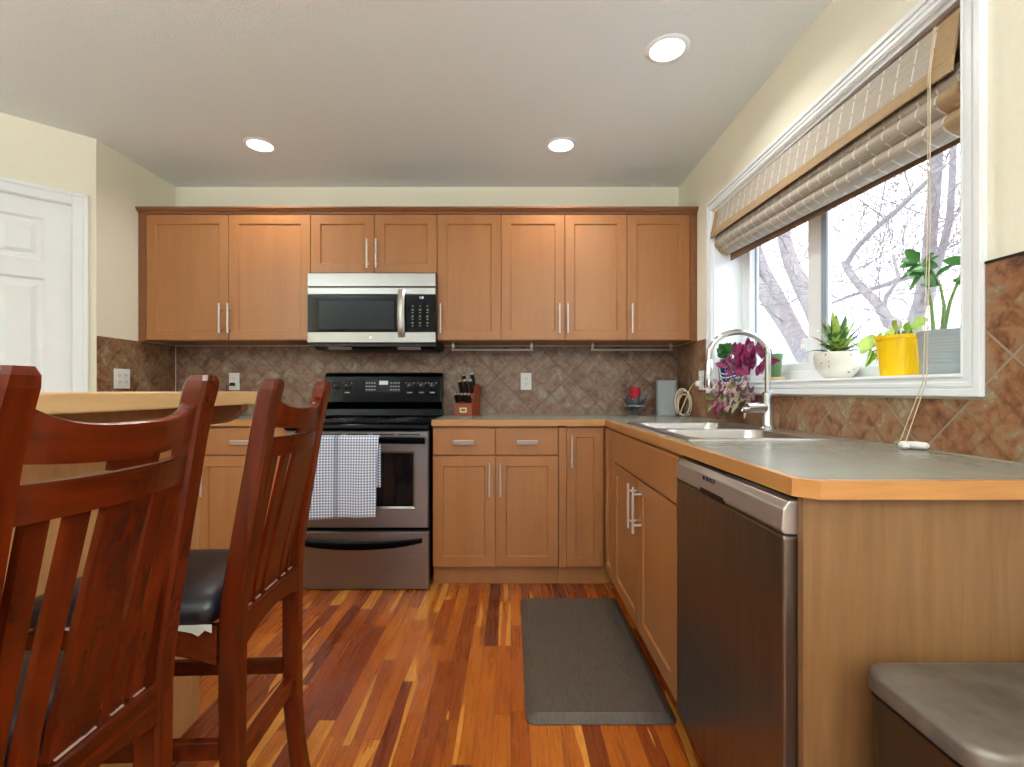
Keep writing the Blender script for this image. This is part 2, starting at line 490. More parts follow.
def text_mesh(name, body, size, mat, parent, loc, rot):
    cu = bpy.data.curves.new(name, 'FONT'); cu.body = body; cu.size = size; cu.extrude = .0004; cu.align_x = 'CENTER'; cu.align_y = 'CENTER'; cu.resolution_u = 3
    tmp = bpy.data.objects.new(name + '_tmp', cu); COL.objects.link(tmp)
    dg = bpy.context.evaluated_depsgraph_get()
    me = bpy.data.meshes.new_from_object(tmp.evaluated_get(dg))
    bpy.data.objects.remove(tmp); bpy.data.curves.remove(cu)
    p = parent
    while p.parent: p = p.parent
    me.transform(Matrix.Translation(Vector(loc) - p.location) @ Euler(rot).to_matrix().to_4x4())
    me.name = name; me.materials.clear(); me.materials.append(mat)
    ob = bpy.data.objects.new(name, me); COL.objects.link(ob); ob.parent = parent
    return ob

# ================================================================== SETTING
XL, XR, YB = -2.26, 1.129, 3.30
# window opening (inside of the casing)
WY0, WY1, WZ0, WZ1 = 1.217, 2.730, 1.118, 2.075
XREAR, YREAR = -2.90, -2.7
TH = .20
fl = MB().box(XREAR - .1, XR + TH, YREAR - .1, YB + .1, -.06, 0).build('floor', M['floor']); struct(fl)
ce = MB().box(XREAR - .1, XR + TH, YREAR - .1, YB + .1, CEIL, CEIL + .06).build('ceiling', M['ceiling']); struct(ce)
struct(MB().box(XL - .12, XR + TH, YB, YB + .12, 0, CEIL).build('wall_back', M['wall']))
w = MB()
w.box(XR, XR + TH, YREAR, WY0, 0, CEIL).box(XR, XR + TH, WY1, YB, 0, CEIL)
w.box(XR, XR + TH, WY0, WY1, 0, WZ0 - .004).box(XR, XR + TH, WY0, WY1, WZ1, CEIL)
struct(w.build('wall_right', M['wall']))
struct(MB().box(XL - .12, XL, 2.67, YB, 0, CEIL).build('wall_left', M['wall']))
# corner pantry: a wall at 45 degrees holding a white door
DQ = math.sqrt(.5)
def PW(s, z, n):          # s along the wall from its far corner, n out of the wall into the room
    return (XL - s*DQ + n*DQ, 2.67 - s*DQ - n*DQ, z)
PD0, PD1, PDZ = .098, .098 + .71, 2.060
PEND = .92
w = MB(lambda s, n, z: PW(s, z, n))
w.box(0, PD0, -.11, 0, 0, CEIL).box(PD1, PEND, -.11, 0, 0, CEIL).box(PD0, PD1, -.11, 0, PDZ, CEIL)
struct(w.build('wall_pantry', M['wall']))
xe, ye = XL - PEND*DQ, 2.67 - PEND*DQ
struct(MB().box(xe - .12, xe, YREAR, ye, 0, CEIL).build('wall_left_rear', M['wall']))
# rear wall behind the camera, with a wide glazed opening added to let in fill daylight
RX0, RX1, RZ = -2.3, .7, 2.15
w = MB().box(XREAR - .1, RX0, YREAR - .15, YREAR, 0, CEIL).box(RX1, XR, YREAR - .15, YREAR, 0, CEIL).box(RX0, RX1, YREAR - .15, YREAR, RZ, CEIL)
struct(w.build('wall_rear', M['wall']))
pd = struct_root('window_2', 'wide glazed patio opening behind the viewer', (-.8, YREAR - .1, 0))
f = MB()
for x in (RX0, RX0 + .98, RX0 + 1.98, RX1 - .06): f.box(x, x + .06, YREAR - .12, YREAR - .06, 0.05, RZ - .06)
f.box(RX0, RX1, YREAR - .12, YREAR - .06, 0, .05).box(RX0, RX1, YREAR - .12, YREAR - .06, RZ - .06, RZ)
f.build('frame', M['vinyl'], pd)
MB().box(RX0 + .06, RX1 - .06, YREAR - .093, YREAR - .089, .05, RZ - .06).build('pane', M['glass'], pd)

# door_1
dr = struct_root('door_1', 'white six-panel door in the angled pantry wall', PW(.45, 0, 0))
T = lambda s, n, z: PW(s, z, n)
d = MB(T)
dn = -.02
d.box(PD0 + .004, PD1 - .004, dn - .035, dn - .006, .01, PDZ - .004)
cols = ((PD0 + .105, PD0 + .105 + .195), (PD1 - .105 - .195, PD1 - .105))
rows = ((.22, .80), (.93, 1.655), (1.745, 1.965))
xs = [PD0 + .004, cols[0][0], cols[0][1], cols[1][0], cols[1][1], PD1 - .004]
zs = [.01, rows[0][0], rows[0][1], rows[1][0], rows[1][1], rows[2][0], rows[2][1], PDZ - .004]
for i in range(5):
    for k in range(7):
        if i in (1, 3) and k in (1, 3, 5): continue
        d.box(xs[i], xs[i+1], dn - .006, dn + .006, zs[k], zs[k+1])
slab = d.build('door_slab', M['white'], dr)
for a, b in cols:
    for z0, z1 in rows:
        q = MB(T)
        l = lambda i, n: [(a+i, n, z0+i), (b-i, n, z0+i), (b-i, n, z1-i), (a+i, n, z1-i)]
        q.loft([l(0, dn + .006), l(.012, dn - .004), l(.03, dn - .004), l(.052, dn + .004)], False, True)
        q.build('door_panel', M['white'], dr)
c = MB(T)
def casing_prof(mb, s0, s1, z0, z1):
    mb.box(s0, s1, 0, .016, z0, z1)
cw = .064
c.box(PD0 - cw, PD0, 0, .014, 0, PDZ + cw).box(PD1, PD1 + cw, 0, .014, 0, PDZ + cw).box(PD0, PD1, 0, .014, PDZ, PDZ + cw)
c.box(PD0 - cw, PD0 - cw + .02, .014, .020, 0, PDZ + cw).box(PD1 + cw - .02, PD1 + cw, .014, .020, 0, PDZ + cw).box(PD0 - cw, PD1 + cw, .014, .020, PDZ + cw - .02, PDZ + cw)
c.build('door_casing', M['white'], dr, bevel=.003)
c = MB(T).box(PD0, PD0 + .003, -.11, 0, 0, PDZ).box(PD1 - .003, PD1, -.11, 0, 0, PDZ).box(PD0, PD1, -.11, 0, PDZ - .003, PDZ)
c.build('door_jamb', M['white'], dr)
c = MB(T); kx, ky, kz = PW(PD1 - .06, .95, 0)
c.disc_along([(.012, -.014), (.012, .03), (.027, .04), (.03, .055), (.02, .07), (.004, .074)], (PD1 - .06, 0, .95), (0, 1, 0)).build('door_handle', M['nickel'], dr, smooth=True)

# tiled splash on three walls
BZ0, BZ1, BT = .915, 1.373, .009
tb = MB().box(XL, XR, YB - BT, YB - .0005, BZ0, BZ1).build('trim_1', M['tile_back']); struct(tb, 'brown slate-look diagonal tile splash along the back wall')
tl = MB().box(XL + .0005, XL + BT, 2.672, YB - BT - .0005, BZ0, BZ1).build('trim_2', M['tile_side']); struct(tl, 'brown slate-look tile on the short left wall')
CY0, CZ0 = WY0 - .058, WZ0 - .063
tr = MB().box(XR - BT, XR - .0005, WY1 + .062, YB - BT - .0005, BZ0, BZ1).box(XR - BT, XR - .0005, CY0 - .002, WY1 + .062, BZ0, CZ0 - .002).box(XR - BT, XR - .0005, .55, CY0 - .002, BZ0, BZ1)
struct(tr.build('trim_3', M['tile_side']), 'rust-brown diagonal tile splash below and beside the window')
MB().box(XR - BT - .003, XR - .0004, .55, CY0 - .003, BZ1, BZ1 + .006).build('tile_edging', M['black_matt'], tr if False else bpy.data.objects['trim_3'])
MB().box(XL + .0005, XL + BT + .002, 3.286, 3.29, BZ0, BZ1).build('corner_grout', M['outlet'], bpy.data.objects['trim_2'])
struct(MB().box(XL, XL + .012, 2.68, YB - .66, 0, .09).build('baseboard_left', M['white']))

# ---------------------------------------------------------------- window in the right wall
win = struct_root('window_1', 'white vinyl slider window in the right wall above the sink', (XR, 1.98, WZ0))
cs = MB()
CW = .058
y0, y1, z0, z1 = WY0, WY1, WZ0, WZ1
def ring(mb, x0, x1, i0, i1):
    # a rectangular picture frame between insets i0 (inner) and i1 (outer), thickness x0..x1
    a = lambda i, x: [(x, y0-i, z0-i), (x, y1+i, z0-i), (x, y1+i, z1+i), (x, y0-i, z1+i)]
    mb.loft([a(i0, x1), a(i0, x0), a(i1, x0), a(i1, x1), a(i0, x1)], False, False)
ring(cs, XR - .014, XR - .0005, 0.0, CW)
ring(cs, XR - .021, XR - .0145, .040, CW)
ring(cs, XR - .018, XR - .0145, .022, .034)
ring(cs, XR - .018, XR - .0145, .004, .010)
cs.build('window_casing', M['white'], win, bevel=.002)
rv = MB()
XF = XR + .150
rv.box(XR - .0005, XF, y0 - .002, y0 + .012, z0, z1).box(XR - .0005, XF, y1 - .012, y1 + .002, z0, z1).box(XR - .0005, XF, y0, y1, z1 - .012, z1 + .002)
rv.build('window_jamb', M['white'], win)
MB().box(XR - .001, XF, y0 + .0, y1, z0 - .012, z0).build('window_sill', M['white'], win, bevel=.002)
fr = MB()
fa, fb = y0 + .012, y1 - .012
FB = .045
fr.box(XF, XF + .075, fa, fb, z0 - .01, z0 + FB).box(XF, XF + .075, fa, fb, z1 - .05, z1)
fr.box(XF, XF + .075, fa, fa + .04, z0 + FB, z1 - .05).box(XF, XF + .075, fb - .04, fb, z0 + FB, z1 - .05)
fr.build('window_frame', M['vinyl'], win, bevel=.003)
ym0, ym1 = 2.02, 2.125
sa = MB()
sa.box(XF + .008, XF + .045, ym0, ym1, z0 + FB, z1 - .05)
sa.box(XF + .01, XF + .045, ym1, fb - .04, z0 + FB, z0 + FB + .035).box(XF + .01, XF + .045, ym1, fb - .04, z1 - .09, z1 - .05)
sa.box(XF + .01, XF + .045, fb - .07, fb - .04, z0 + FB + .035, z1 - .09)
sa.build('window_sash', M['vinyl'], win, bevel=.003)
gs = MB().box(XF - .001, XF + .006, ym0 - .035, ym0 + .0, z0 + FB, z1 - .05).box(XF + .04, XF + .048, fb - .082, fb - .07, z0 + FB + .035, z1 - .09)
gs.build('window_seal', M['seal'], win)
MB().box(XF + .025, XF + .029, ym1, fb - .07, z0 + FB + .03, z1 - .085).build('window_pane', M['glass'], win)
MB().box(XF + .05, XF + .054, fa + .035, ym0 + .03, z0 + FB - .005, z1 - .045).build('window_pane', M['glass'], win)
lt = MB().box(XF - .012, XF + .012, ym1 - .016, ym1 + .016, 1.245, 1.30).box(XF - .022, XF - .01, ym1 - .006, ym1 + .004, 1.25, 1.275)
lt.build('window_latch', M['vinyl'], win, bevel=.003)

# ================================================================== recessed lights
def downlight(x, y, label):
    t = thing('recessed_light', label, 'ceiling light', (x, y, CEIL), 'recessed ceiling lights')
    MB().lathe([(.066, -.001), (.068, -.006), (.084, -.004), (.088, -.0005)], (x, y, CEIL), 40, False).build('trim_ring', M['white'], t, smooth=True)
    MB().lathe([(.066, -.0035), (.03, -.0045), (.001, -.005)], (x, y, CEIL), 40, True).build('lens', M['lamp'], t, smooth=True)
LBL = ['round recessed ceiling light over the wide pair of wall cabinets beside the pantry', 'round recessed ceiling light over the counter between knife block and candle', 'round recessed ceiling light nearest the sink window, largest in view']
for i, (x, y) in enumerate(POTS):
    if i < 3: downlight(x, y, LBL[i])
for x, y in POTS[3:]:  # fixtures of the added fill lights, all out of view
    downlight(x, y, 'round recessed ceiling light in the ceiling behind the viewer')

# torchiere-shaped stands for the added fill uplights, unseen behind the camera
for i, (x, y) in enumerate(TORCH):
    t = thing('floor_lamp', ['nickel torchiere floor lamp behind the viewer by the pantry side', 'nickel torchiere floor lamp behind the viewer by the window side'][i], 'floor lamp', (x, y, 0))
    MB().lathe([(.14, .001), (.14, .015), (.03, .03), (.012, .04)], (x, y, 0), 28).build('base', M['nickel'], t, smooth=True)
    MB().lathe([(.012, .041), (.012, 1.55)], (x, y, 0), 14).build('pole', M['nickel'], t, smooth=True)
    MB().lathe([(.02, 1.551), (.12, 1.60), (.175, 1.66), (.170, 1.662), (.115, 1.606), (.015, 1.56)], (x, y, 0), 32).build('lamp_shade', M['nickel'], t, smooth=True)

# ================================================================== cabinets
NICK = M['nickel']
def shaker(mb, u0, u1, v0, v1, th=.02, st=.056, rec=.007, ch=.005):
    L = lambda i, w_: [(u0+i, v0+i, w_), (u1-i, v0+i, w_), (u1-i, v1-i, w_), (u0+i, v1-i, w_)]
    mb.loft([L(0, 0), L(0, th - .0015), L(.0015, th), L(st, th), L(st + ch, th - rec), ], True, True)
    return mb
def slab_front(mb, u0, u1, v0, v1, th=.02):
    L = lambda i, w_: [(u0+i, v0+i, w_), (u1-i, v0+i, w_), (u1-i, v1-i, w_), (u0+i, v1-i, w_)]
    return mb.loft([L(0, 0), L(0, th - .002), L(.002, th)], True, True)
def bar_handle(T, u, v0, v1, w0, parent, out=.032, r=.0055):
    mb = MB(T)
    mb.tube([(u, v0, w0 + out), (u, v1, w0 + out)], r, 12)
    for v in (v0 + .03, v1 - .03): mb.tube([(u, v, w0), (u, v, w0 + out)], r * .85, 8)
    return mb.build('handle', NICK, parent, smooth=True)
def flat_pull(T, u0, u1, v, w0, parent):
    mb = MB(T)
    h = .013
    mb.prism([(v - h, w0 + .024), (v + h, w0 + .030), (v + h, w0 + .018), (v - h, w0 + .016)], u0, u1, 'x')
    mb.box(u0 + .015, u0 + .03, v - .006, v + .006, w0, w0 + .018).box(u1 - .03, u1 - .015, v - .006, v + .006, w0, w0 + .018)
    return mb.build('drawer_pull', NICK, parent, bevel=.002)
# wall cabinets, fronts at Y = 2.97
YU = 2.97
TU = lambda u, v, w_: (u, YU + .02 - w_, v)
UZ0, UZ1 = 1.379, 2.145
def wall_cab(name, label, x0, x1, splits, z0, z1, handles, fill=None):
    t = thing(name, label, 'cabinet', ((x0+x1)/2, YB, z0), 'maple wall cabinets')
    MB().box(x0 + .0006, x1 - .0006, YU + .021, YB - .001, z0, z1).build('carcass', M['cab'], t)
    if fill:
        MB(TU).box(fill[0], fill[1], z0 - .004, z1, 0, .021).build('filler_strip', M['cab_edge'], t)
    e = .0016
    for k, (a, b) in enumerate(splits):
        dd = shaker(MB(TU), a + e, b - e, z0 + .003, z1 - .003).build('door', M['cab'], t)
        if handles[k]: bar_handle(TU, handles[k][0], handles[k][1], handles[k][2], .02, dd)
    return t
hz = (1.421, 1.598)
wall_cab('wall_cabinet', 'wide two-door maple wall cabinet at the pantry end of the row', XL + .012, -1.215, [(-2.213, -1.713), (-1.713, -1.215)], UZ0, UZ1, [(-1.752,) + hz, (-1.70,) + hz], (XL + .002, -2.213))
wall_cab('wall_cabinet', 'short two-door maple wall cabinet directly above the microwave', -1.2145, -.4485, [(-1.2145, -.830), (-.830, -.4485)], 1.785, UZ1, [(-.866, 1.812, 1.985), (-.812, 1.812, 1.985)])
wall_cab('wall_cabinet', 'two-door maple wall cabinet above knife block, next to the microwave', -.448, .3265, [(-.448, -.0606), (-.0606, .3265)], UZ0, UZ1, [(-.424,) + hz, (.292,) + hz])
wall_cab('wall_cabinet', 'two-door maple wall cabinet above the red candle in the window corner', .327, XR - .012, [(.327, .703), (.703, 1.085)], UZ0, UZ1, [(.342,) + hz, (.729,) + hz], (1.085, XR - .002))
cr = MB()
prof = [(YU + .05, UZ1 + .001), (YU - .002, UZ1 + .001), (YU - .004, UZ1 + .008), (YU - .016, UZ1 + .016), (YU - .026, UZ1 + .028), (YU - .026, UZ1 + .036), (YU + .05, UZ1 + .036)]
cr.prism(prof, XL + .002, XR - .002, 'x')
cr.box(XL + .002, XR - .002, YU + .05, YB - .002, UZ1 + .001, UZ1 + .012)
tag(cr.build('crown_molding', M['cab_edge'], None, (0, YU, UZ1)), 'dark maple crown strip running along the tops of the wall cabinets', 'molding')

# base cabinets, doors at Y = 2.685
YD = 2.685
TB = lambda u, v, w_: (u, YD + .02 - w_, v)
def base_body(t, x0, x1, toe=True):
    MB().box(x0 + .0008, x1 - .0008, YD + .021, YB - .012, .105, .8815).build('carcass', M['cab'], t)
    MB().box(x0 + .0008, x1 - .0008, YD + .042, YD + .057, .001, .104).build('toe_kick', M['cab'], t)
DZ0, DZ1 = .108, .716
t = thing('base_cabinet', 'maple base cabinet with two drawers over two doors, right beside the range', 'cabinet', (-.085, YB, 0), 'maple base cabinets')
base_body(t, -.432, .262)
MB(TB).box(.262, .302, .108, .871, 0, .018).build('filler_strip', M['cab'], t)
for a, b, hx, p0, p1 in ((-.430, -.0855, -.117, -.316, -.200), (-.0855, .259, -.058, .031, .146)):
    dd = shaker(MB(TB), a + .0016, b - .0016, DZ0, DZ1).build('door', M['cab'], t)
    bar_handle(TB, hx, .499, .682, .02, dd)
    dw_ = slab_front(MB(TB), a + .0016, b - .0016, .7226, .870).build('drawer', M['cab'], t)
    flat_pull(TB, p0, p1, .792, .02, dw_)
t = thing('corner_cabinet', 'narrow tall-door maple base cabinet tucked in the inside corner', 'cabinet', (.6, YB, 0), 'maple base cabinets')
MB().box(.304, XR - .02, YD + .021, YB - .012, .105, .8815).build('carcass', M['cab'], t)
MB().box(.263, .585, YD + .042, YD + .057, .001, .104).build('toe_kick', M['cab'], t)
dd = shaker(MB(TB), .304, .506, DZ0, .870, st=.05).build('door', M['cab'], t)
bar_handle(TB, .330, .656, .832, .02, dd)
t = thing('base_cabinet', 'maple base cabinet on the pantry side of the range, seen behind the stools', 'cabinet', (-1.74, YB, 0), 'maple base cabinets')
base_body(t, XL + .004, -1.222)
xs_ = [XL + .02, -1.72, -1.224]
for k in range(2):
    a, b = xs_[k], xs_[k+1]
    dd = shaker(MB(TB), a + .0016, b - .0016, DZ0, DZ1).build('door', M['cab'], t)
    bar_handle(TB, (b - .04 if k == 0 else a + .04), .499, .682, .02, dd)
    dw_ = slab_front(MB(TB), a + .0016, b - .0016, .7226, .870).build('drawer', M['cab'], t)
    flat_pull(TB, (a+b)/2 - .058, (a+b)/2 + .058, .792, .02, dw_)

# right run, fronts at X = .512
XD = .512
TR = lambda u, v, w_: (XD + .02 - w_, u, v)
SY0, SY1 = 1.517, 2.438
t = thing('sink_cabinet', 'maple sink base cabinet with two doors and a false drawer front', 'cabinet', (.9, 1.98, 0), 'maple base cabinets')
cbm = MB().box(XD + .021, XD + .04, SY0, 2.704, .105, .8815).box(XR - .05, XR - .015, SY0, 2.704, .105, .8815).box(XD + .04, XR - .05, SY0, SY0 + .018, .105, .8815).box(XD + .04, XR - .05, 2.686, 2.704, .105, .8815).box(XD + .04, XR - .05, SY0 + .018, 2.686, .105, .125)
cbm.build('carcass', M['cab'], t)
MB().box(XD + .075, XD + .09, SY0, 2.759, .001, .104).build('toe_kick', M['cab'], t)
ym = 1.968
d1 = shaker(MB(TR), ym + .0016, SY1 - .0016, DZ0, DZ1).build('door', M['cab'], t)
d2 = shaker(MB(TR), SY0 + .0016, ym - .0016, DZ0, DZ1).build('door', M['cab'], t)
bar_handle(TR, 2.005, .513, .695, .02, d1); bar_handle(TR, 1.93, .513, .695, .02, d2)
slab_front(MB(TR), SY0 + .0016, SY1 - .0016, .7226, .870).build('false_front', M['cab'], t)
shaker(MB(TR), SY1 + .0016, 2.664, DZ0, .870, st=.05).build('corner_panel', M['cab'], t)

# end panel beside the dishwasher
ep = MB().box(.528, XR - .0105, .885, .903, .001, .8815)
tag(ep.build('end_panel', M['cab_dark'], None, (.8, .885, 0), bevel=.001), 'large flat maple end panel closing the counter run behind the bin', 'panel')

# ------------------------------------------------------------------ worktops
CT0, CT1 = .8830, .914
HX0, HX1, HY0, HY1 = .592, 1.066, 1.590, 2.360     # sink cut-out
BX0 = -.432
EX, EY, NY = .514, 2.665, .865                     # edges of the L
ew = .018
t = thing('worktop', 'L-shaped grey-green laminate worktop with honey wood edge', 'worktop', (.8, 2.0, CT1))
def poly_slab(mb, pts, z0, z1): mb.prism(pts, z0, z1, 'z')
lm = MB()
xi = EX + ew
xw = XR - .0105
lm.prism([(BX0, EY + ew), (xi, EY + ew), (xw, EY + ew), (xw, YB - .0105), (BX0, YB - .0105)], CT0, CT1, 'z')
lm.prism([(xi, HY1), (xw, HY1), (xw, EY + ew), (xi, EY + ew)], CT0, CT1, 'z')
lm.prism([(xi, HY0), (HX0, HY0), (HX0, HY1), (xi, HY1)], CT0, CT1, 'z')
lm.prism([(HX1, HY0), (xw, HY0), (xw, HY1), (HX1, HY1)], CT0, CT1, 'z')
lm.prism([(xi, NY + ew + .022), (xi + .024, NY + ew), (xw, NY + ew), (xw, HY0), (xi, HY0)], CT0, CT1, 'z')
lm.build('laminate_top', M['laminate'], t)
eb = MB()
eb.prism([(BX0, EY), (EX, EY), (EX, EY + .0), (xi, EY + ew), (BX0, EY + ew)][:2] + [(xi, EY + ew), (BX0, EY + ew)], CT0 - .001, CT1 + .0008, 'z')
eb.prism([(EX, NY + .032), (xi, NY + ew + .022), (xi, EY + ew), (EX, EY)], CT0 - .001, CT1 + .0008, 'z')
eb.prism([(EX, NY + .032), (EX + .032, NY), (xi + .024, NY + ew), (xi, NY + ew + .022)], CT0 - .001, CT1 + .0008, 'z')
eb.prism([(EX + .032, NY), (xw, NY), (xw, NY + ew), (xi + .024, NY + ew)], CT0 - .001, CT1 + .0008, 'z')
eb.build('edge_band', M['edge'], t)
bd = MB().box(BX0, xw - .006, YB - .0135, YB - .0105, CT1, CT1 + .003).box(xw - .003, xw, NY + .02, YB - .0105, CT1, CT1 + .003)
bd.build('caulk_bead', plain('grey_caulk', (140, 132, 118), .6), t)
t = thing('worktop', 'short laminate worktop with wood edge on the pantry side of the range', 'worktop', (-1.74, YB, CT1))
MB().box(XL + .0105, -1.2225, EY + ew, YB - .0105, CT0, CT1).build('laminate_top', M['laminate'], t)
MB().box(XL + .0105, -1.2225, EY, EY + ew, CT0 - .001, CT1 + .0008).build('edge_band', M['edge'], t)

# ------------------------------------------------------------------ range
RX0_, RX1_ = -1.2135, -.4405
RC = (RX0_ + RX1_) / 2
YF = 2.632
t = thing('range', 'stainless electric range with black glass cooktop and backguard', 'range', (RC, 3.0, 0))
MB().box(RX0_, RX1_, YF + .03, YB - .02, .03, .886).build('body', M['black'], t)
MB().box(RX0_ + .02, RX1_ - .02, YF + .07, YB - .05, .001, .03).build('base', M['black_matt'], t)
ck = MB().prism([(YF - .004, .862), (YF - .012, .872), (YF - .008, .892), (YF + .02, .902), (YB - .06, .904), (YB - .06, .887), (YF + .012, .887), (YF + .012, .862)], RX0_ - .001, RX1_ + .001, 'x')
ck.build('cooktop', M['black_glass'], t, bevel=.003)
for bx, by, br in ((RC - .18, 2.80, .10), (RC + .18, 2.80, .085), (RC - .18, 3.03, .085), (RC + .18, 3.03, .10)):
    for q in (br, br * .62): MB().lathe([(q, .9030), (q, .9046), (q - .004, .9046), (q - .004, .9030)], (bx, by, 0), 40, False).build('burner_ring', M['grate'], t)
bgd = MB().prism([(YB - .015, .905), (YB - .085, .905), (YB - .075, .96), (YB - .095, .975), (YB - .105, 1.00), (YB - .085, 1.165), (YB - .07, 1.188), (YB - .045, 1.194), (YB - .015, 1.194)], RX0_ - .010, RX1_ - .010, 'x')
bgd.build('backguard', M['black'], t, bevel=.008, seg=3)
def bgp(z): return YB - .105 + .02 * (z - 1.0) / .165
nv = (0, -1, -.12)
for kx in (-1.145, -1.07, -.662, -.585, -.515):
    k = MB().disc_along([(.024, -.002), (.024, .006), (.019, .008), (.017, .026), (.012, .029)], (kx, bgp(1.105), 1.105), nv, 24)
    k.build('knob', M['black_matt'], t, smooth=True)
    MB().box(kx - .0015, kx + .0015, bgp(1.105) - .032, bgp(1.105) - .0275, 1.104, 1.119).build('knob_mark', M['grey_print'], t)
pn = MB().prism([(bgp(1.062) - .003, 1.062), (bgp(1.148) - .003, 1.148), (bgp(1.148) + .004, 1.148), (bgp(1.062) + .004, 1.062)], -.955, -.725, 'x')
pnl = pn.build('control_panel', plain('grey_black_panel', (38, 40, 46), .25, spec=.1), t, bevel=.002)
MB().prism([(bgp(1.105) - .0045, 1.113), (bgp(1.14) - .0045, 1.138), (bgp(1.14), 1.138), (bgp(1.105), 1.113)], -.862, -.805, 'x').build('display', M['display'], pnl)
for x0 in (-.948, -.79):
    ky = MB()
    for i in range(4):
        for k in range(3):
            x = x0 + i * .017; z = 1.076 + k * .022
            ky.box(x, x + .011, bgp(z) - .0042, bgp(z) - .002, z, z + .008)
    ky.build('key_print', M['grey_print'], pnl)
for kx in (-1.07, -.662, -.585, -.515):
    MB().box(kx - .016, kx + .016, bgp(1.062) - .0012, bgp(1.062) + .002, 1.058, 1.066).build('dial_print', M['grey_print'], t)
    for s in (-.026, .026): MB().box(kx + s - .003, kx + s + .003, bgp(1.125) - .0012, bgp(1.125) + .002, 1.122, 1.128).build('dial_mark', M['grey_print'], t)
# oven door
dz0, dz1 = .337, .857
wx0, wx1, wz0, wz1 = -1.128, -.526, .452, .737
od = MB(lambda u, v, w_: (u, YF + .03 - w_, v))
L = lambda a, b, c_, d_, w_: [(a, c_, w_), (b, c_, w_), (b, d_, w_), (a, d_, w_)]
o0 = (RX0_ + .006, RX1_ - .004, dz0, dz1)
od.loft([L(*o0, 0), L(*o0, .026), L(o0[0]+.004, o0[1]-.004, o0[2]+.004, o0[3]-.004, .03), L(wx0-.012, wx1+.012, wz0-.012, wz1+.012, .03), L(wx0, wx1, wz0, wz1, .024)], True, True)
door = od.build('oven_door', M['brushed'], t)
TO = lambda u, v, w_: (u, YF - w_, v)
wn_ = MB(TO).box(wx0, wx1, wz0, wz1, -.0058, -.004)
ow = wn_.build('oven_window', M['oven_dark'], door)
ir = MB(TO)
ir.box(wx0 + .10, wx1 - .10, wz0 + .045, wz1 - .045, -.0041, -.0036)
ir.build('inner_glass', plain('brown_black_glass', (30, 24, 24), .1), door)
sl = MB(TO)
for i in range(5): sl.box(RX0_ + .05 + i * .14, RX0_ + .165 + i * .14, .836, .842, -.002, .0008)
sl.build('vent_slot', M['black_matt'], door)
hd = MB(TO)
hp = [(RC - .372, .806, .045), (RC - .362, .807, .052), (RC, .812, .056), (RC + .362, .807, .052), (RC + .372, .806, .045)]
hd.loft([[(p[0], p[1] - .017, p[2] - .008), (p[0], p[1] - .010, p[2] + .006), (p[0], p[1] + .012, p[2] + .008), (p[0], p[1] + .02, p[2] - .002), (p[0], p[1] + .012, p[2] - .01), (p[0], p[1] - .012, p[2] - .014)] for p in hp])
for s in (-.31, .31): hd.box(RC + s - .02, RC + s + .02, .792, .82, .0, .045)
hd.build('oven_handle', M['black'], door, bevel=.003)
dwm = MB(lambda u, v, w_: (u, YF + .03 - w_, v))
o1 = (RX0_ + .004, RX1_ - .002, .005, .316)
dwm.loft([L(*o1, 0), L(*o1, .026), L(o1[0]+.004, o1[1]-.004, o1[2]+.004, o1[3]-.004, .03)], True, True)
drw = dwm.build('storage_drawer', M['brushed'], t)
hd = MB(TO); loops = []
N = 24
for i in range(N + 1):
    u = RX0_ + .035 + (RX1_ - RX0_ - .07) * i / N; s = (i / N - .5) * 2; sag = .03 * (1 - s * s)
    zt = .282 - sag * .62; zb = .260 - sag
    w_ = .03 * (1 - s ** 4)
    loops.append([(u, zb, -.001), (u, zb, .012 + w_), (u, zt - .006, .018 + w_), (u, zt, .01 + w_), (u, zt, -.001)])
hd.loft(loops); hd.build('drawer_handle', M['black'], drw, smooth=True, angle=40)

# tea towel over the oven handle
N = 26; K = 44
tx0, tx1 = -1.028, -.692
yfr = YF - .068
def towel_pt(i, k):
    s = i / N
    x = tx0 + (tx1 - tx0) * s
    q = k / K
    # from back hem up over the handle and down the front
    if q < .36:
        z = .56 + (q / .36) * .268; y = YF - .026; dep = 0
    elif q < .44:
        a = (q - .36) / .08 * PI; z = .828 + .010 * math.sin(a); y = (YF - .026 + yfr) / 2 + (YF - .026 - yfr) / 2 * math.cos(a); dep = 0
    else:
        f_ = (q - .44) / .56; z = .828 - f_ * .42; y = yfr; dep = f_
    if q >= .44:
        wv = math.sin(s * 9.0 + 1.0) * .006 + math.sin(s * 17 + 2 * dep) * .003
        y -= (wv + .006) * min(1, dep * 2.2) + .004 * dep
        x += dep * (-.018 + (.0 if s > .5 else -.004)) + math.sin(dep * 5 + s * 3) * .003
        z += (s - .5) * .012 * dep
    return (x, y, z)
vs = [towel_pt(i, k) for k in range(K + 1) for i in range(N + 1)]
fs = [(k*(N+1)+i, k*(N+1)+i+1, (k+1)*(N+1)+i+1, (k+1)*(N+1)+i) for k in range(K) for i in range(N)]
tw = MB().add(vs, fs).build('tea_towel', M['towel'], None, (-1.028, YF - .05, .80), smooth=True, solid=.003, angle=0)
tag(tw, 'white and navy checked tea towel hanging over the oven handle', 'towel')

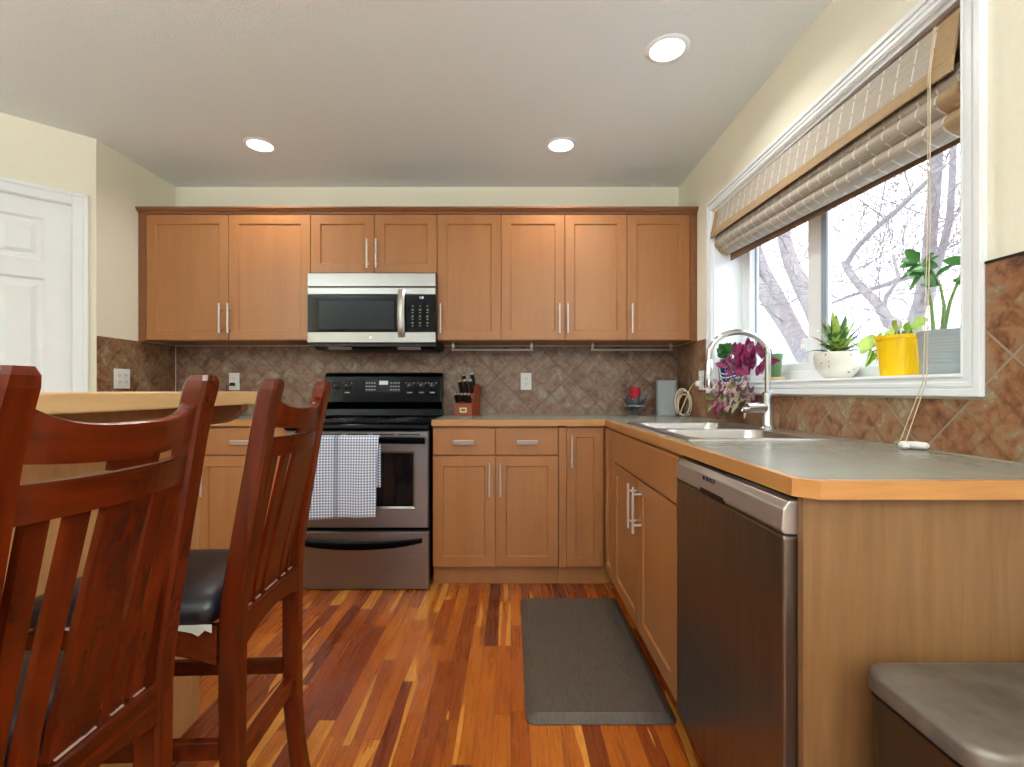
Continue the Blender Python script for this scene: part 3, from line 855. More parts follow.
# ------------------------------------------------------------------ microwave
MX0, MX1, MZ0, MZ1, MYF = -1.206, -.447, 1.358, 1.770, 2.90
t = thing('microwave', 'stainless over-the-range microwave with black glass door', 'microwave', ((MX0+MX1)/2, YB, MZ0))
MB().box(MX0 + .002, MX1 - .002, MYF + .03, YB - .012, MZ0 - .018, MZ1 + .008).build('body', M['black_matt'], t)
TM = lambda u, v, w_: (u, MYF + .03 - w_, v)
Lm = lambda z: 1.075 + (390.5 - z) * MYF / FPX
zb, zg0, zg1 = MZ0, Lm(331.9), Lm(294.4)
tp = MB(TM)
tp.box(MX0, MX1, Lm(286.5), MZ1, 0, .030).box(MX0, MX1, zg1, Lm(287.4), 0, .030)
tp.build('top_trim', M['brushed'], t, bevel=.003)
MB(TM).box(MX0, MX1, zb, zg0, 0, .030).build('bottom_trim', M['brushed'], t, bevel=.003)
XU = lambda px: (px - 511) * MYF / FPX
dm = MB(TM).box(MX0, XU(405.0), zg0 + .0005, zg1 - .0005, 0, .028).build('door', M['black_glass'], t, bevel=.002)
MB(TM).box(XU(319), XU(394), Lm(328.8), Lm(301), .027, .0288).build('window', M['micro_window'], dm)
h = MB(TM); loops = []
for i in range(15):
    q = i / 14; v = Lm(337.3) + (Lm(289.7) - Lm(337.3)) * q; b_ = .026 * math.sin(PI * q) ** .7
    u = XU(401.6)
    loops.append([(u - .021, v, .030 + b_), (u - .010, v, .039 + b_), (u + .010, v, .039 + b_), (u + .021, v, .030 + b_), (u + .012, v, .0295 + b_ * .8), (u - .012, v, .0295 + b_ * .8)])
h.loft(loops).build('handle', M['steel'], dm, smooth=True)
cp = MB(TM).box(XU(405.4), MX1, zg0 + .0005, zg1 - .0005, 0, .028).build('control_panel', M['black_glass'], t, bevel=.002)
text_mesh('clock_digits', '1:25', .016, M['digits'], cp, (XU(421.5), MYF + .0005, Lm(297.6)), (R(90), 0, 0))
for i in range(3):
    kp = MB(TM)
    for k in range(7):
        u = XU(412.5) + i * .044; v = Lm(306) - k * .0195
        kp.box(u - .005, u + .005, v - .002, v + .002, .0275, .0286)
        if k % 2: kp.box(u - .008, u + .008, v - .007, v - .0055, .0275, .0286)
    kp.build('key_print', M['grey_print'], cp)
MB(TM).disc_along([(.008, .0), (.008, .0008)], (XU(370.5), Lm(337.5), .030), (0, 0, 1), 20).build('badge', M['nickel'], t)
un = MB().prism([(MYF + .05, MZ0 - .018), (MYF + .09, MZ0 - .034), (YB - .08, MZ0 - .034), (YB - .04, MZ0 - .018)], MX0 + .02, MX1 - .02, 'x')
un.build('vent_underside', M['black_matt'], t)
for a, b in ((MX0 + .10, MX0 + .24), (MX1 - .24, MX1 - .10)): MB().prism([(MYF + .053, MZ0 - .0195), (MYF + .087, MZ0 - .033), (MYF + .086, MZ0 - .0355), (MYF + .05, MZ0 - .0215)], a, b, 'x').build('lamp_lens', M['frosted'], t)

# ------------------------------------------------------------------ dishwasher
t = thing('dishwasher', 'dark stainless dishwasher under the counter beside the end panel', 'dishwasher', (.8, 1.2, 0))
DX, DY0, DY1 = .502, .9055, 1.487
MB().box(DX + .035, XR - .03, DY0 + .001, 1.513, .10, .868).build('tub', M['black_matt'], t)
MB().box(DX + .09, DX + .105, DY0 + .001, 1.513, .001, .099).build('toe_panel', M['black_matt'], t)
dd = MB().box(DX, DX + .0335, DY0, DY1, .102, .806).build('door', M['dw'], t, bevel=.006, seg=3)
st = MB()
st.prism([(DX + .033, .8075), (DX + .004, .8075), (DX - .001, .815), (DX + .001, .855), (DX + .012, .870), (DX + .033, .872)], DY0 + .001, DY1, 'y')
cpn = st.build('control_strip', brushed('satin_strip', (200, 197, 193), .35, (3, 3, 200)), t, bevel=.003)
gp = MB(); yg0, yg1 = 1.155, 1.30
gp.prism([(DX + .02, .8069), (DX - .0015, .8069), (DX - .0018, .822), (DX + .02, .822)], yg0, yg1, 'y')
gp.build('grip_recess', M['black_matt'], cpn, bevel=.004)
text_mesh('logo', 'BOSCH', .017, M['black_matt'], cpn, (DX - .0010, 1.232, .848), (R(90), 0, R(-90)))
MB().disc_along([(.006, 0), (.006, .001), (.0045, .001), (.0045, 0)], (DX - .0002, 1.275, .848), (-1, 0, 0), 20).build('logo_ring', M['black_matt'], cpn)

# ------------------------------------------------------------------ sink and faucet
t = thing('sink', 'double-bowl stainless drop-in sink set in the worktop', 'sink', (.83, 1.975, CT1))
sk = MB()
SX0, SX1, SYa, SYb = .572, 1.086, 1.568, 2.382
def bowl(x0, x1, y0, y1, ox0, ox1, oy0, oy1, depth):
    n = 6; z = CT1 + .0055
    top = rrect(x0, x1, y0, y1, .06, z, n)
    cx, cy = (x0+x1)/2, (y0+y1)/2
    outer = []
    for p in top:
        dx, dy = p[0]-cx, p[1]-cy
        s = min(((ox1 if dx > 0 else ox0) - cx) / dx if abs(dx) > 1e-9 else 1e9, ((oy1 if dy > 0 else oy0) - cy) / dy if abs(dy) > 1e-9 else 1e9)
        outer.append((cx + dx*s, cy + dy*s, z))
    # push the sample nearest each corner onto the corner itself
    for c_ in ((ox0, oy0), (ox1, oy0), (ox1, oy1), (ox0, oy1)):
        k = min(range(len(outer)), key=lambda i: (outer[i][0]-c_[0])**2 + (outer[i][1]-c_[1])**2); outer[k] = (c_[0], c_[1], z)
    sk.loft([outer, top, rrect(x0+.004, x1-.004, y0+.004, y1-.004, .058, z-.006, n), rrect(x0+.012, x1-.012, y0+.012, y1-.012, .055, z-depth+.03, n), rrect(x0+.04, x1-.04, y0+.04, y1-.04, .05, z-depth, n)], False, True)
    sk.lathe([(.045, z-depth+.001), (.04, z-depth+.004), (.02, z-depth+.002)], (cx, cy, 0), 20, True)
bowl(.600, .985, 2.000, 2.350, SX0, SX1, 1.978, SYb, .19)
bowl(.600, .985, 1.600, 1.956, SX0, SX1, SYa, 1.978, .19)
o = lambda i, z: [(SX0-i, SYa-i, z), (SX1+i, SYa-i, z), (SX1+i, SYb+i, z), (SX0-i, SYb+i, z)]
sk.loft([o(0, CT1+.0055), o(.004, CT1+.003), o(.005, CT1+.0004)], False, False)
sk.build('basin', M['steel'], t, smooth=True, angle=40)
fx, fy, fz = 1.035, 1.975, CT1 + .006
t = thing('faucet', 'tall chrome gooseneck kitchen faucet with side lever at the sink', 'faucet', (fx, fy, fz))
MB().lathe([(.031, 0), (.031, .006), (.025, .012), (.0225, .02), (.0215, .115), (.0205, .145), (.015, .15), (.012, .151)], (fx, fy, fz), 28).build('body', M['chrome'], t, smooth=True)
sp = [(fx, fy, fz + .12), (fx, fy, fz + .22)]
rx_, rz_ = .118, .095
ccx, ccz = fx - rx_, 1.216
for k in range(21):
    a = R(k * 180 / 20); sp.append((ccx + rx_ * math.cos(a), fy, ccz + rz_ * math.sin(a)))
sp.append((ccx - rx_, fy, 1.19))
MB().tube(sp, .0115, 16).build('spout', M['chrome'], t, smooth=True)
MB().tube([(ccx - rx_, fy, 1.20), (ccx - rx_ - .001, fy, 1.17), (ccx - rx_ - .003, fy, 1.10), (ccx - rx_ - .004, fy, 1.085)], [.0125, .0165, .0185, .015], 18).build('spray_head', M['chrome'], t, smooth=True)
lv = MB().tube([(fx - .015, fy - .003, 1.005), (fx - .05, fy - .012, 1.006), (fx - .095, fy - .022, 1.004)], [.0205, .0205, .0195], 18)
lv.tube([(fx - .08, fy - .018, 1.005), (fx - .11, fy - .025, 1.002), (fx - .118, fy - .03, .995)], [.008, .007, .005], 10)
lv.build('lever', M['chrome'], t, smooth=True)

# ------------------------------------------------------------------ wall outlets
def outlet(label, T, w=.07, gang=1):
    p = T(0, 0, 0)
    t = thing('wall_outlet', label, 'outlet', p, 'white outlet plates on the tiles')
    MB(T).box(-w/2, w/2, -.057, .057, 0, .006).build('plate', M['outlet'], t, bevel=.003)
    for g in range(gang):
        u = (g - (gang-1)/2) * .046
        s = MB(T).box(u - .017, u + .017, -.034, .034, .006, .0085).build('socket', M['outlet'], t, bevel=.001)
        q = MB(T)
        for v in (-.019, .017):
            q.box(u - .008, u - .0055, v - .002, v + .008, .0083, .009).box(u + .0055, u + .008, v - .002, v + .008, .0083, .009).box(u - .0025, u + .0025, v - .01, v - .006, .0083, .009)
        q.build('slot', M['slot'], s)
    return t
yb_ = YB - BT
OZ = 1.137
outlet('white outlet plate on the tiles between knife block and red candle', lambda u, v, w_: (.101 + u, yb_ - w_, 1.136 + v), .072)
outlet('white outlet plate behind the bar stools holding a black plug', lambda u, v, w_: (-1.857 + u, yb_ - w_, 1.136 + v), .07)
outlet('wide white double outlet plate on the short left wall by the pantry', lambda u, v, w_: (XL + BT + w_, 2.832 + u, 1.143 + v), .115, 2)
outlet('white double outlet plate under the window corner with a cream cable', lambda u, v, w_: (XR - BT - w_, 2.862 + u, 1.134 + v), .10, 2)
t = thing('power_plug', 'small black plug pushed into the outlet behind the bar stools', 'plug', (-1.857, yb_ - .01, 1.115))
MB().box(-1.872, -1.846, yb_ - .036, yb_ - .0095, 1.105, 1.128).build('plug_body', M['black_matt'], t, bevel=.004)
MB().tube([(-1.868, yb_ - .03, 1.112), (-1.89, yb_ - .03, 1.105), (-1.90, yb_ - .025, 1.06), (-1.902, yb_ - .02, .99), (-1.92, yb_ - .03, .919)], .0028, 8).build('wire', M['black_matt'], t, smooth=True)

# under-cabinet rails
def rail(label, x0, x1):
    t = thing('hanging_rail', label, 'rail', ((x0+x1)/2, 3.17, 1.374), 'steel rails under the wall cabinets')
    MB().tube([(x0, 3.17, 1.338), (x1, 3.17, 1.338)], .0065, 12).build('bar', M['steel'], t, smooth=True)
    for x in (x0 + .012, x1 - .012):
        b = MB().box(x - .008, x + .008, 3.155, 3.185, 1.352, 1.3785).box(x - .004, x + .004, 3.166, 3.174, 1.330, 1.352)
        b.build('bracket', M['steel'], t, bevel=.002)
rail('thin steel hanging rail under the cabinet above the knife block', -.385, .145)
rail('thin steel hanging rail under the cabinet above the red candle', .515, 1.045)

# ------------------------------------------------------------------ things on the back counter
# knife block, turned a little towards the range
kb0, kb1 = -.058, .058
KB = Matrix.Translation((-.300, 3.075, CT1)) @ Matrix.Rotation(R(-17), 4, 'Z')
TK = lambda a, b, c_: tuple(KB @ Vector((a, b, c_)))
t = thing('knife_block', 'reddish wood knife block beside the range', 'knife block', TK(0, .08, 0))
pf = [(0, .0005), (0, .078), (.030, .100), (.038, .138), (.075, .160), (.083, .185), (.135, .205), (.160, .18), (.145, .0005)]
MB(TK).prism(pf, kb0, kb1, 'x').build('block', M['block_wood'], t, bevel=.003)
lb = MB(TK).box(-.024, .024, -.0014, -.0002, .022, .054).build('label_plate', M['label'], t)
MB(TK).box(-.014, .014, -.0020, -.0013, .033, .044).build('label_mark', M['knife_mark'], lb)
def knife(px_, py_, pz_, L, r, label, group, tilt=30):
    d = KB.to_3x3() @ Vector((0, -math.sin(R(tilt)), math.cos(R(tilt)))); p = Vector(TK(px_, py_, pz_)); q = p + d * L
    t = thing('kitchen_knife', label, 'knife', tuple(p), group)
    h = MB(); sd = KB.to_3x3() @ Vector((1, 0, 0)); up = sd.cross(d)
    loops = []
    for s, a, b in ((0, .72, .95), (.15, .75, 1.0), (.5, .85, 1.25), (.8, .8, 1.15), (.97, .85, 1.25), (1.0, .6, .9)):
        c_ = p + d * (L * s)
        loops.append([tuple(c_ + sd * (r*a*math.cos(2*PI*k/10)) + up * (r*b*math.sin(2*PI*k/10))) for k in range(10)])
    h.loft(loops).build('handle', M['black_matt'], t, smooth=True)
    MB().tube([tuple(q - d * .001), tuple(q + d * .004)], [r * .9, r * .8], 10).build('end_cap', M['nickel'], t, smooth=True)
WH = ['next to the range', 'second from the range', 'in the middle', 'second from the slanted side', 'at the slanted side']
for i in range(5):
    knife(-.046 + i * .023, .014, .089, .062, .0112, 'black steak knife in the lower row of the knife block, ' + WH[i], 'steak knives in the block', 38)
for x, y, z, L, lab in ((-.034, .056, .150, .080, 'black-handled knife at the range side of the middle row of the block'), (.002, .056, .150, .084, 'black-handled knife in the centre of the middle row of the block'),
                      (.038, .056, .150, .082, 'black-handled knife at the outer end of the middle row of the block'), (-.030, .108, .197, .070, 'large black-handled knife standing highest at the range side of the block'), (.030, .108, .197, .078, 'large black-handled knife standing highest at the outer side of the block')):
    knife(x, y, z, L, .0150, lab, 'large knives in the block', 26)

# candle on a petal holder
cx, cy = .797, 3.15
ch = MB()
for ring_, (n, r0, L, W, tilt, z0, dr) in enumerate(((7, .040, .082, .064, 58, .052, -.1), (7, .040, .055, .052, 72, .058, .05))):
    ch.m = ring_
    for k in range(n):
        a = 2*PI*(k + .5*ring_)/n + .22
        d_ = Vector((math.cos(a)*math.cos(R(tilt)), math.sin(a)*math.cos(R(tilt)), math.sin(R(tilt))))
        ch.leaf((cx + r0*math.cos(a), cy + r0*math.sin(a), CT1 + z0), d_, (-math.cos(a), -math.sin(a), .3), L, W, droop=dr, fold=.3, n=6, shape=.75)
ch.m = 1
for k in range(7):
    a = 2*PI*k/7 - PI/2
    ch.leaf((cx + .020*math.cos(a), cy + .020*math.sin(a), CT1 + .085), (math.cos(a)*.75, math.sin(a)*.75, -.55), (math.cos(a), math.sin(a), .3), .066, .052, droop=-.2, fold=-.15, n=6, shape=.8)
ch.m = 0
ch.lathe([(.040, .0005), (.038, .006), (.022, .014), (.016, .03), (.030, .046), (.044, .058), (.044, .0685)], (cx, cy, CT1), 24)
tag(ch.build('candle_holder', [M['pewter_dark'], M['pewter']], None, (cx, cy, CT1), smooth=True, angle=0, solid=.002), 'grey metal flower-shaped candle holder on the back counter', 'candle holder')
t = thing('candle', 'red pillar candle standing in the metal flower holder', 'candle', (cx, cy, CT1 + .070))
MB().lathe([(.034, .070), (.035, .072), (.035, .178), (.032, .182), (.02, .178), (.004, .176)], (cx, cy, CT1), 28).build('wax', M['red_wax'], t, smooth=True)
MB().tube([(cx, cy, CT1 + .175), (cx + .001, cy, CT1 + .188)], .0015, 6).build('wick', M['black_matt'], t)

# grey canister in the corner
gx, gy = 1.008, 3.185
T_ = Matrix.Translation((gx, gy, CT1)) @ Matrix.Rotation(R(-10), 4, 'Z')
tr_ = lambda a, b, c_: tuple(T_ @ Vector((a, b, c_)))
t = thing('canister', 'plain grey upright box with rounded corners in the counter corner', 'canister', (gx, gy, CT1))
g = MB(tr_)
g.loft([rrect(-.062, .062, -.05, .05, .018, .0005, 5), rrect(-.062, .062, -.05, .05, .018, .205, 5)])
g.build('body', M['grey_box'], t, smooth=True)
g = MB(tr_); g.loft([rrect(-.063, .063, -.051, .051, .019, .2055, 5), rrect(-.063, .063, -.051, .051, .019, .222, 5), rrect(-.060, .060, -.048, .048, .017, .226, 5)])
g.build('lid', M['grey_box'], t, smooth=True)

# coiled cream cable
t = thing('cable', 'coiled cream cable plugged in beside the window, leaning in the corner', 'cable', (1.08, 3.02, CT1))
pts = []
ud = Vector((.86, -.50, 0))
cc = Vector((1.066, 3.03, .998))
LO = [(.000, .0, 1.0, 1.0), (.012, -.006, .82, .96), (-.008, .010, 1.08, .86), (.010, -.014, .62, .80), (-.004, .006, .95, 1.02)]
for k in range(109):
    a = 2*PI*k/24 + 1.2; lp = min(k / 24, 3.999); i = int(lp); w_ = lp - i
    ox, oz, sx_, sz_ = [LO[i][q]*(1-w_) + LO[i+1][q]*w_ for q in range(4)]
    p = cc + ud*(ox + .046*sx_*math.cos(a)) + Vector((0, 0, oz + .082*sz_*math.sin(a))) + Vector((-.5, -.86, 0))*(.008*lp - .014)
    p.z = max(p.z, CT1 + .004)
    pts.append(tuple(p))
pts += [(1.085, 2.985, 1.072), (1.09, 2.96, 1.10), (1.093, 2.935, 1.115), (1.096, 2.90, 1.117)]
MB().tube(pts, .0029, 8).build('cord_loops', M['cream_cable'], t, smooth=True)
MB().box(1.090, XR - BT - .0095, 2.868, 2.902, 1.10, 1.132).build('plug', M['outlet'], t, bevel=.004)
MB().tube([(1.06, 3.0, CT1 + .016), (1.09, 2.975, CT1 + .018)], .008, 10).build('connector', plain('grey_connector', (120, 120, 116), .5), t, smooth=True)

# ------------------------------------------------------------------ floor mat
mx0, mx1, my0, my1 = .048, .540, 1.572, 2.524
mt = MB().loft([rrect(mx0, mx1, my0, my1, .03, .0008, 6), rrect(mx0 + .001, mx1 - .001, my0 + .001, my1 - .001, .03, .006, 6), rrect(mx0 + .032, mx1 - .032, my0 + .035, my1 - .035, .012, .020, 6)])
tag(mt.build('floor_mat', M['rug'], None, (mx0, my0, 0), bevel=.002), 'dark grey woven anti-fatigue mat on the floor before the sink', 'mat')

# ------------------------------------------------------------------ trash can
bx0, bx1, by0, by1 = .606, 1.04, .630, .858
t = thing('trash_can', 'rectangular bronze steel bin with scuffed lid against the end panel', 'trash can', ((bx0+bx1)/2, (by0+by1)/2, 0))
b = MB()
b.loft([rrect(bx0+.012, bx1-.012, by0+.012, by1-.012, .04, .03, 6), rrect(bx0+.005, bx1-.005, by0+.005, by1-.005, .04, .555, 6), rrect(bx0+.002, bx1-.002, by0+.002, by1-.002, .04, .560, 6), rrect(bx0+.002, bx1-.002, by0+.002, by1-.002, .04, .5635, 6)])
b.build('bin_body', M['bronze'], t, smooth=True)
MB().loft([rrect(bx0+.006, bx1-.006, by0+.006, by1-.006, .038, .564, 6), rrect(bx0+.006, bx1-.006, by0+.006, by1-.006, .038, .570, 6)]).build('liner_rim', M['black_matt'], t)
MB().loft([rrect(bx0, bx1, by0, by1, .04, .5705, 6), rrect(bx0, bx1, by0, by1, .04, .594, 6), rrect(bx0+.003, bx1-.003, by0+.003, by1-.003, .038, .600, 6), rrect(bx0+.010, bx1-.010, by0+.010, by1-.010, .034, .602, 6)]).build('lid', M['bin_lid'], t, smooth=True, angle=50)
MB().loft([rrect(bx0+.01, bx1-.01, by0+.01, by1-.01, .04, .001, 6), rrect(bx0+.01, bx1-.01, by0+.01, by1-.01, .04, .0295, 6)]).build('base', M['black_matt'], t)
MB().box(.79, .88, by0 - .03, by0 + .011, .008, .02).build('pedal', M['steel'], t, bevel=.004)

# ------------------------------------------------------------------ island with raised bar
IX1, IX0, IY0, IY1 = -1.025, -1.70, -.45, 1.612
t = thing('island', 'kitchen island with a light maple back panel facing the stools', 'island', (-1.4, .6, 0))
b = MB().box(IX0 + .02, IX1 - .02, IY0, IY1 - .018, .10, .872).box(IX1 - .13, IX1 - .02, IY0, IY1 - .018, .8725, 1.030).box(IX0 + .08, IX1 - .02, IY0, IY1 - .018, .001, .0995)
b.build('carcass', M['panel_light'], t)
MB().box(IX1 - .0195, IX1, IY0, IY1, .001, 1.030).build('back_panel', M['panel_light'], t)
MB().box(IX0 + .06, IX1 - .02, IY1 - .0175, IY1, .001, .872).box(IX1 - .13, IX1 - .02, IY1 - .0175, IY1, .8725, 1.030).build('end_panel', M['cab'], t)
for yy in (1.570, .55, -.30):
    cpf = [(IX1 + .001, 1.0295), (-.853, 1.0295), (-.853, 1.012), (-.868, 1.004), (-.885, .985), (-.915, .972), (-.96, .966), (IX1 + .001, .960)]
    MB().prism(cpf, yy - .02, yy + .02, 'y').build('corbel', M['cab_edge'], t, bevel=.002)
for k in range(3):
    a = IY0 + .02 + k * .68; bb = min(a + .676, IY1 - .02)
    TI = lambda u, v, w_: (IX0 + .02 - w_, u, v)
    shaker(MB(TI), a, bb, .11, .716).build('door', M['cab'], t)
    slab_front(MB(TI), a, bb, .722, .868).build('drawer', M['cab'], t)
t = thing('bar_counter', 'thick butcher-block bar top raised along the island', 'worktop', (-1.05, .6, 1.03))
MB().box(-1.235, -.835, IY0 - .03, 1.643, 1.0305, 1.0715).build('butcher_slab', M['butcher'], t, bevel=.004)
t = thing('worktop', 'lower laminate worktop on the hidden working side of the island', 'worktop', (-1.45, .6, .9))
MB().box(IX0 - .01, IX1 - .1315, IY0, IY1 + .02, .8735, .914).build('laminate_top', M['laminate'], t)

# ------------------------------------------------------------------ bar stools
def lerp_tab(tab, z):
    for (z0, a), (z1, b) in zip(tab, tab[1:]):
        if z0 <= z <= z1:
            s = (z - z0) / (z1 - z0); s = s*s*(3-2*s) if False else s
            return a + (b - a) * s
    return tab[-1][1] if z > tab[-1][0] else tab[0][1]
BACK = [(0, -.512), (.05, -.522), (.10, -.531), (.16, -.540), (.25, -.546), (.40, -.548), (.60, -.546), (.66, -.542), (.72, -.534), (.85, -.514), (1.0, -.490), (1.10, -.472)]
FRONT = [(0, -.550), (.10, -.569), (.25, -.585), (.40, -.588), (.60, -.588), (.66, -.584), (.72, -.574), (.85, -.551), (1.0, -.525), (1.10, -.506)]
SW = .34
def make_stool(yc, label):
    loc = (-.76, yc, 0)
    t = thing('bar_stool', label, 'bar stool', loc, 'bar stools at the island')
    zs = [.001, .05, .10, .16, .25, .40, .55, .60, .66, .72, .80, .90, 1.0, 1.055, 1.078, 1.090, 1.099]
    for s in (-1, 1):
        ya = yc + s * (SW/2 - .020)
        loops = []
        for z in zs:
            hw = .020; xb, xf = lerp_tab(BACK, z), lerp_tab(FRONT, z)
            if z > 1.05: xb += .004 * (z - 1.05) / .044; hw += .002
            if z > 1.095: hw -= .006; xb -= .006; xf += .006
            elif z > 1.085: hw -= .0015; xb -= .0015; xf += .0015
            c_ = .005
            loops.append([(xf + c_, ya - hw, z), (xb - c_, ya - hw, z), (xb, ya - hw + c_, z), (xb, ya + hw - c_, z), (xb - c_, ya + hw, z), (xf + c_, ya + hw, z), (xf, ya + hw - c_, z), (xf, ya - hw + c_, z)])
        MB().loft(loops).build('back_post', M['stool'], t)
        # front leg
        fl_ = MB().loft([rrect(-.960 + q, -.922 - q, ya - .019 + q, ya + .019 - q, .004, z, 2) for z, q in ((.001, .003), (.30, .001), (.598, 0))])
        fl_.build('front_leg', M['stool'], t)
        # side stretcher and side apron
        MB().box(-.935, -.575, ya - .009, ya + .009, .335, .372).build('side_stretcher', M['stool_x'], t, bevel=.003)
        ap = [(-.922, .604), (-.594, .604)] + [(-.594 - .328 * k / 10, .525 + .03 * math.sin(PI * k / 10)) for k in range(11)]
        MB().prism(ap, ya - .010, ya + .010, 'y').build('side_apron', M['stool_x'], t, bevel=.002)
    yi0, yi1 = yc - SW/2 + .040, yc + SW/2 - .040
    MB().box(-.580, -.555, yi0, yi1, .300, .334).build('back_stretcher', M['stool_x'], t, bevel=.003)
    MB().box(-.952, -.930, yi0, yi1, .225, .262).build('front_stretcher', M['stool_x'], t, bevel=.003)
    MB().box(-.952, -.930, yi0, yi1, .540, .603).build('front_apron', M['stool_x'], t, bevel=.003)
    # bowed rails of the back
    def rail_(name, ztop, zbot, th, bow, arch_t, arch_b, off=0.0, n=14):
        loops = []
        for k in range(n + 1):
            s = k / n * 2 - 1; y = yc + s * (SW/2 - .038)
            zt = ztop(s); zb_ = zbot(s); b_ = bow * (1 - s * s)
            def xm(z): return (lerp_tab(BACK, z) + lerp_tab(FRONT, z)) / 2 + off + b_
            loops.append([(xm(zb_) - th/2, y, zb_), (xm(zb_) + th/2, y, zb_), (xm(zt) + th/2, y, zt - .002), (xm(zt) + th/2 - .004, y, zt), (xm(zt) - th/2 + .004, y, zt), (xm(zt) - th/2, y, zt - .002)])
        return MB().loft(loops).build(name, M['stool_x'], t)
    rail_('crest_rail', lambda s: 1.034 + .024 * s**4 + .002, lambda s: .990 + .010 * s*s, .024, .026, 0, 0)
    rail_('upper_rail', lambda s: .976 + .002 * s*s, lambda s: .936, .024, .026, 0, 0)
    rail_('lower_rail', lambda s: .623, lambda s: .555 + .022 * (1 - s*s), .022, .0, 0, 0, .008)
    # slats
    def slat(u0, u1, z0, z1):
        loops = []
        for k in range(9):
            z = z0 + (z1 - z0) * k / 8; um = (u0 + u1) / 2; s = um / (SW/2 - .038)
            bz = max(0, min(1, (z - .62) / .33)) * .026 * (1 - s*s)
            x = (lerp_tab(BACK, z) + lerp_tab(FRONT, z)) / 2 + bz + .002
            loops.append([(x - .005, yc + u0, z), (x + .005, yc + u0, z), (x + .005, yc + u1, z), (x - .005, yc + u1, z)])
        return MB().loft(loops)
    def worn(sl_, u, hw):
        xg = (lerp_tab(BACK, .63) + lerp_tab(FRONT, .63)) / 2 + .002; q = MB(); vs = []; n = 8; rn = random.Random(int(u * 1000) + 5)
        for k in range(n + 1):
            y = yc + u - hw + 2 * hw * k / n
            vs += [(xg + .0055, y, .6231), (xg + .0055, y, .6236 + rn.random() * .0022), (xg + .0085, y, .6233)]
        q.add(vs, [f for k in range(n) for f in ((3*k, 3*k+1, 3*k+4, 3*k+3), (3*k+1, 3*k+2, 3*k+5, 3*k+4), (3*k+2, 3*k, 3*k+3, 3*k+5))])
        q.build('worn_edge', M['worn'], sl_)
    for u in (-.106, -.065, .065, .106):
        worn(slat(u - .0138, u + .0138, .6225, .938).build('slat', M['stool'], t), u, .011)
    worn(slat(-.036, .036, .6225, .9355).build('splat', M['stool'], t), 0, .030)
    slat(-.038, .038, .9785, .992).build('splat_top', M['stool'], t)
    # upholstered seat
    cu = MB(); lo_ = []
    for z, i in ((.606, .012), (.612, .002), (.632, -.004), (.648, .000), (.658, .012), (.664, .03), (.667, .07)):
        lo_.append(rrect(-.978 + i, -.597 - i*.6, yc - SW/2 + i, yc + SW/2 - i, .03, z, 5))
    cu.loft(lo_).build('seat', M['vinyl_black'], t, smooth=True, angle=0)
    # frayed lining showing under the cushion edge, and glue-white slat ends
    ln_ = MB(); rnd = random.Random(4)
    y = yc - SW/2 + .004
    vs = []; n = 26
    for k in range(n + 1):
        x = -.93 + .33 * k / n
        vs += [(x, y, .611), (x, y - .001, .6065 - rnd.random() ** 2 * .015 - (.006 if k > 23 else 0))]
    ln_.add(vs, [(2*k, 2*k+1, 2*k+3, 2*k+2) for k in range(n)])
    ln_.build('frayed_lining', M['lining'], t, solid=.0015)
    return t
make_stool(.627, 'reddish wooden bar stool farther from the range, its slatted back largest in view')
s2 = make_stool(1.130, 'reddish wooden bar stool next to the range, black vinyl seat edge torn')
s2.rotation_euler.z = R(2.5)

# ------------------------------------------------------------------ roman shade
t = thing('roman_shade', 'woven beige roman shade with tan border, half raised in the window', 'blind', (XR + .04, 1.98, WZ1))
ya, yb2 = WY0 + .016, WY1 - .016
def zsl(y, d=.03): return d * (y - ya) / (yb2 - ya)         # hangs a little lower at the near end
def strip(mb, prof, y0, y1, n=24, wav=0.0, d=.04):
    loops = []
    for k in range(n + 1):
        y = y0 + (y1 - y0) * k / n
        loops.append([(x + wav * math.sin(y * 6.5), y, z + zsl(y, d)) for x, z in prof])
    return mb.loft(loops)
XV = XR - .012
vt = 2.040
bw = .065
vp = lambda z0, z1, x0, x1, th: [(x0, z0), (x0 - th, z0), (x1 - th, z1), (x1, z1)]
strip(MB(), vp(1.917, vt, XV, XV + .022, .006), ya + bw, yb2 - bw * .8).build('valance', M['shade'], t)
bd_ = MB()
strip(bd_, vp(1.880, 1.9168, XV - .004, XV, .006), ya, yb2 + .012)
strip(bd_, vp(1.917, vt, XV, XV + .022, .007), ya, ya + bw - .001, 3)
strip(bd_, vp(1.917, vt, XV, XV + .022, .007), yb2 - bw * .8 + .001, yb2, 3)
bd_.build('valance_border', M['shade_band'], t)
hr = MB().box(XR + .02, XR + .06, ya, yb2, vt + .012, WZ1 - .0125)
hr.build('head_rail', M['shade_lining'], t)
def fold(zb_, zt, xo, bulge, th=.008):
    # a soft loop of cloth: belly forward, tucked back at top and bottom
    pts_o = []
    for k in range(13):
        a = k / 12
        z = zb_ + (zt - zb_) * a
        x = xo - bulge * math.sin(PI * (1 - (1 - a) ** 1.6)) ** .8
        pts_o.append((x, z))
    return pts_o + [(x + th, z + .003) for x, z in reversed(pts_o)]
for zb_, zt, xo, bl, dd_ in ((1.800, 1.905, XR + .045, .050, .045), (1.744, 1.845, XR + .062, .046, .078)):
    p = fold(zb_, zt, xo, bl)
    f_ = strip(MB(), p, ya + bw, yb2 - bw * .8, 24, d=dd_).build('fold', M['shade'], t, smooth=True, angle=60)
    strip(MB(), p, ya + .004, ya + bw - .0005, 3, d=dd_).build('fold_border', M['shade_band'], f_, smooth=True, angle=60)
    strip(MB(), p, yb2 - bw * .8 + .0005, yb2 - .004, 3, d=dd_).build('fold_border', M['shade_band'], f_, smooth=True, angle=60)
p = fold(1.845, 1.925, XR + .03, .03)
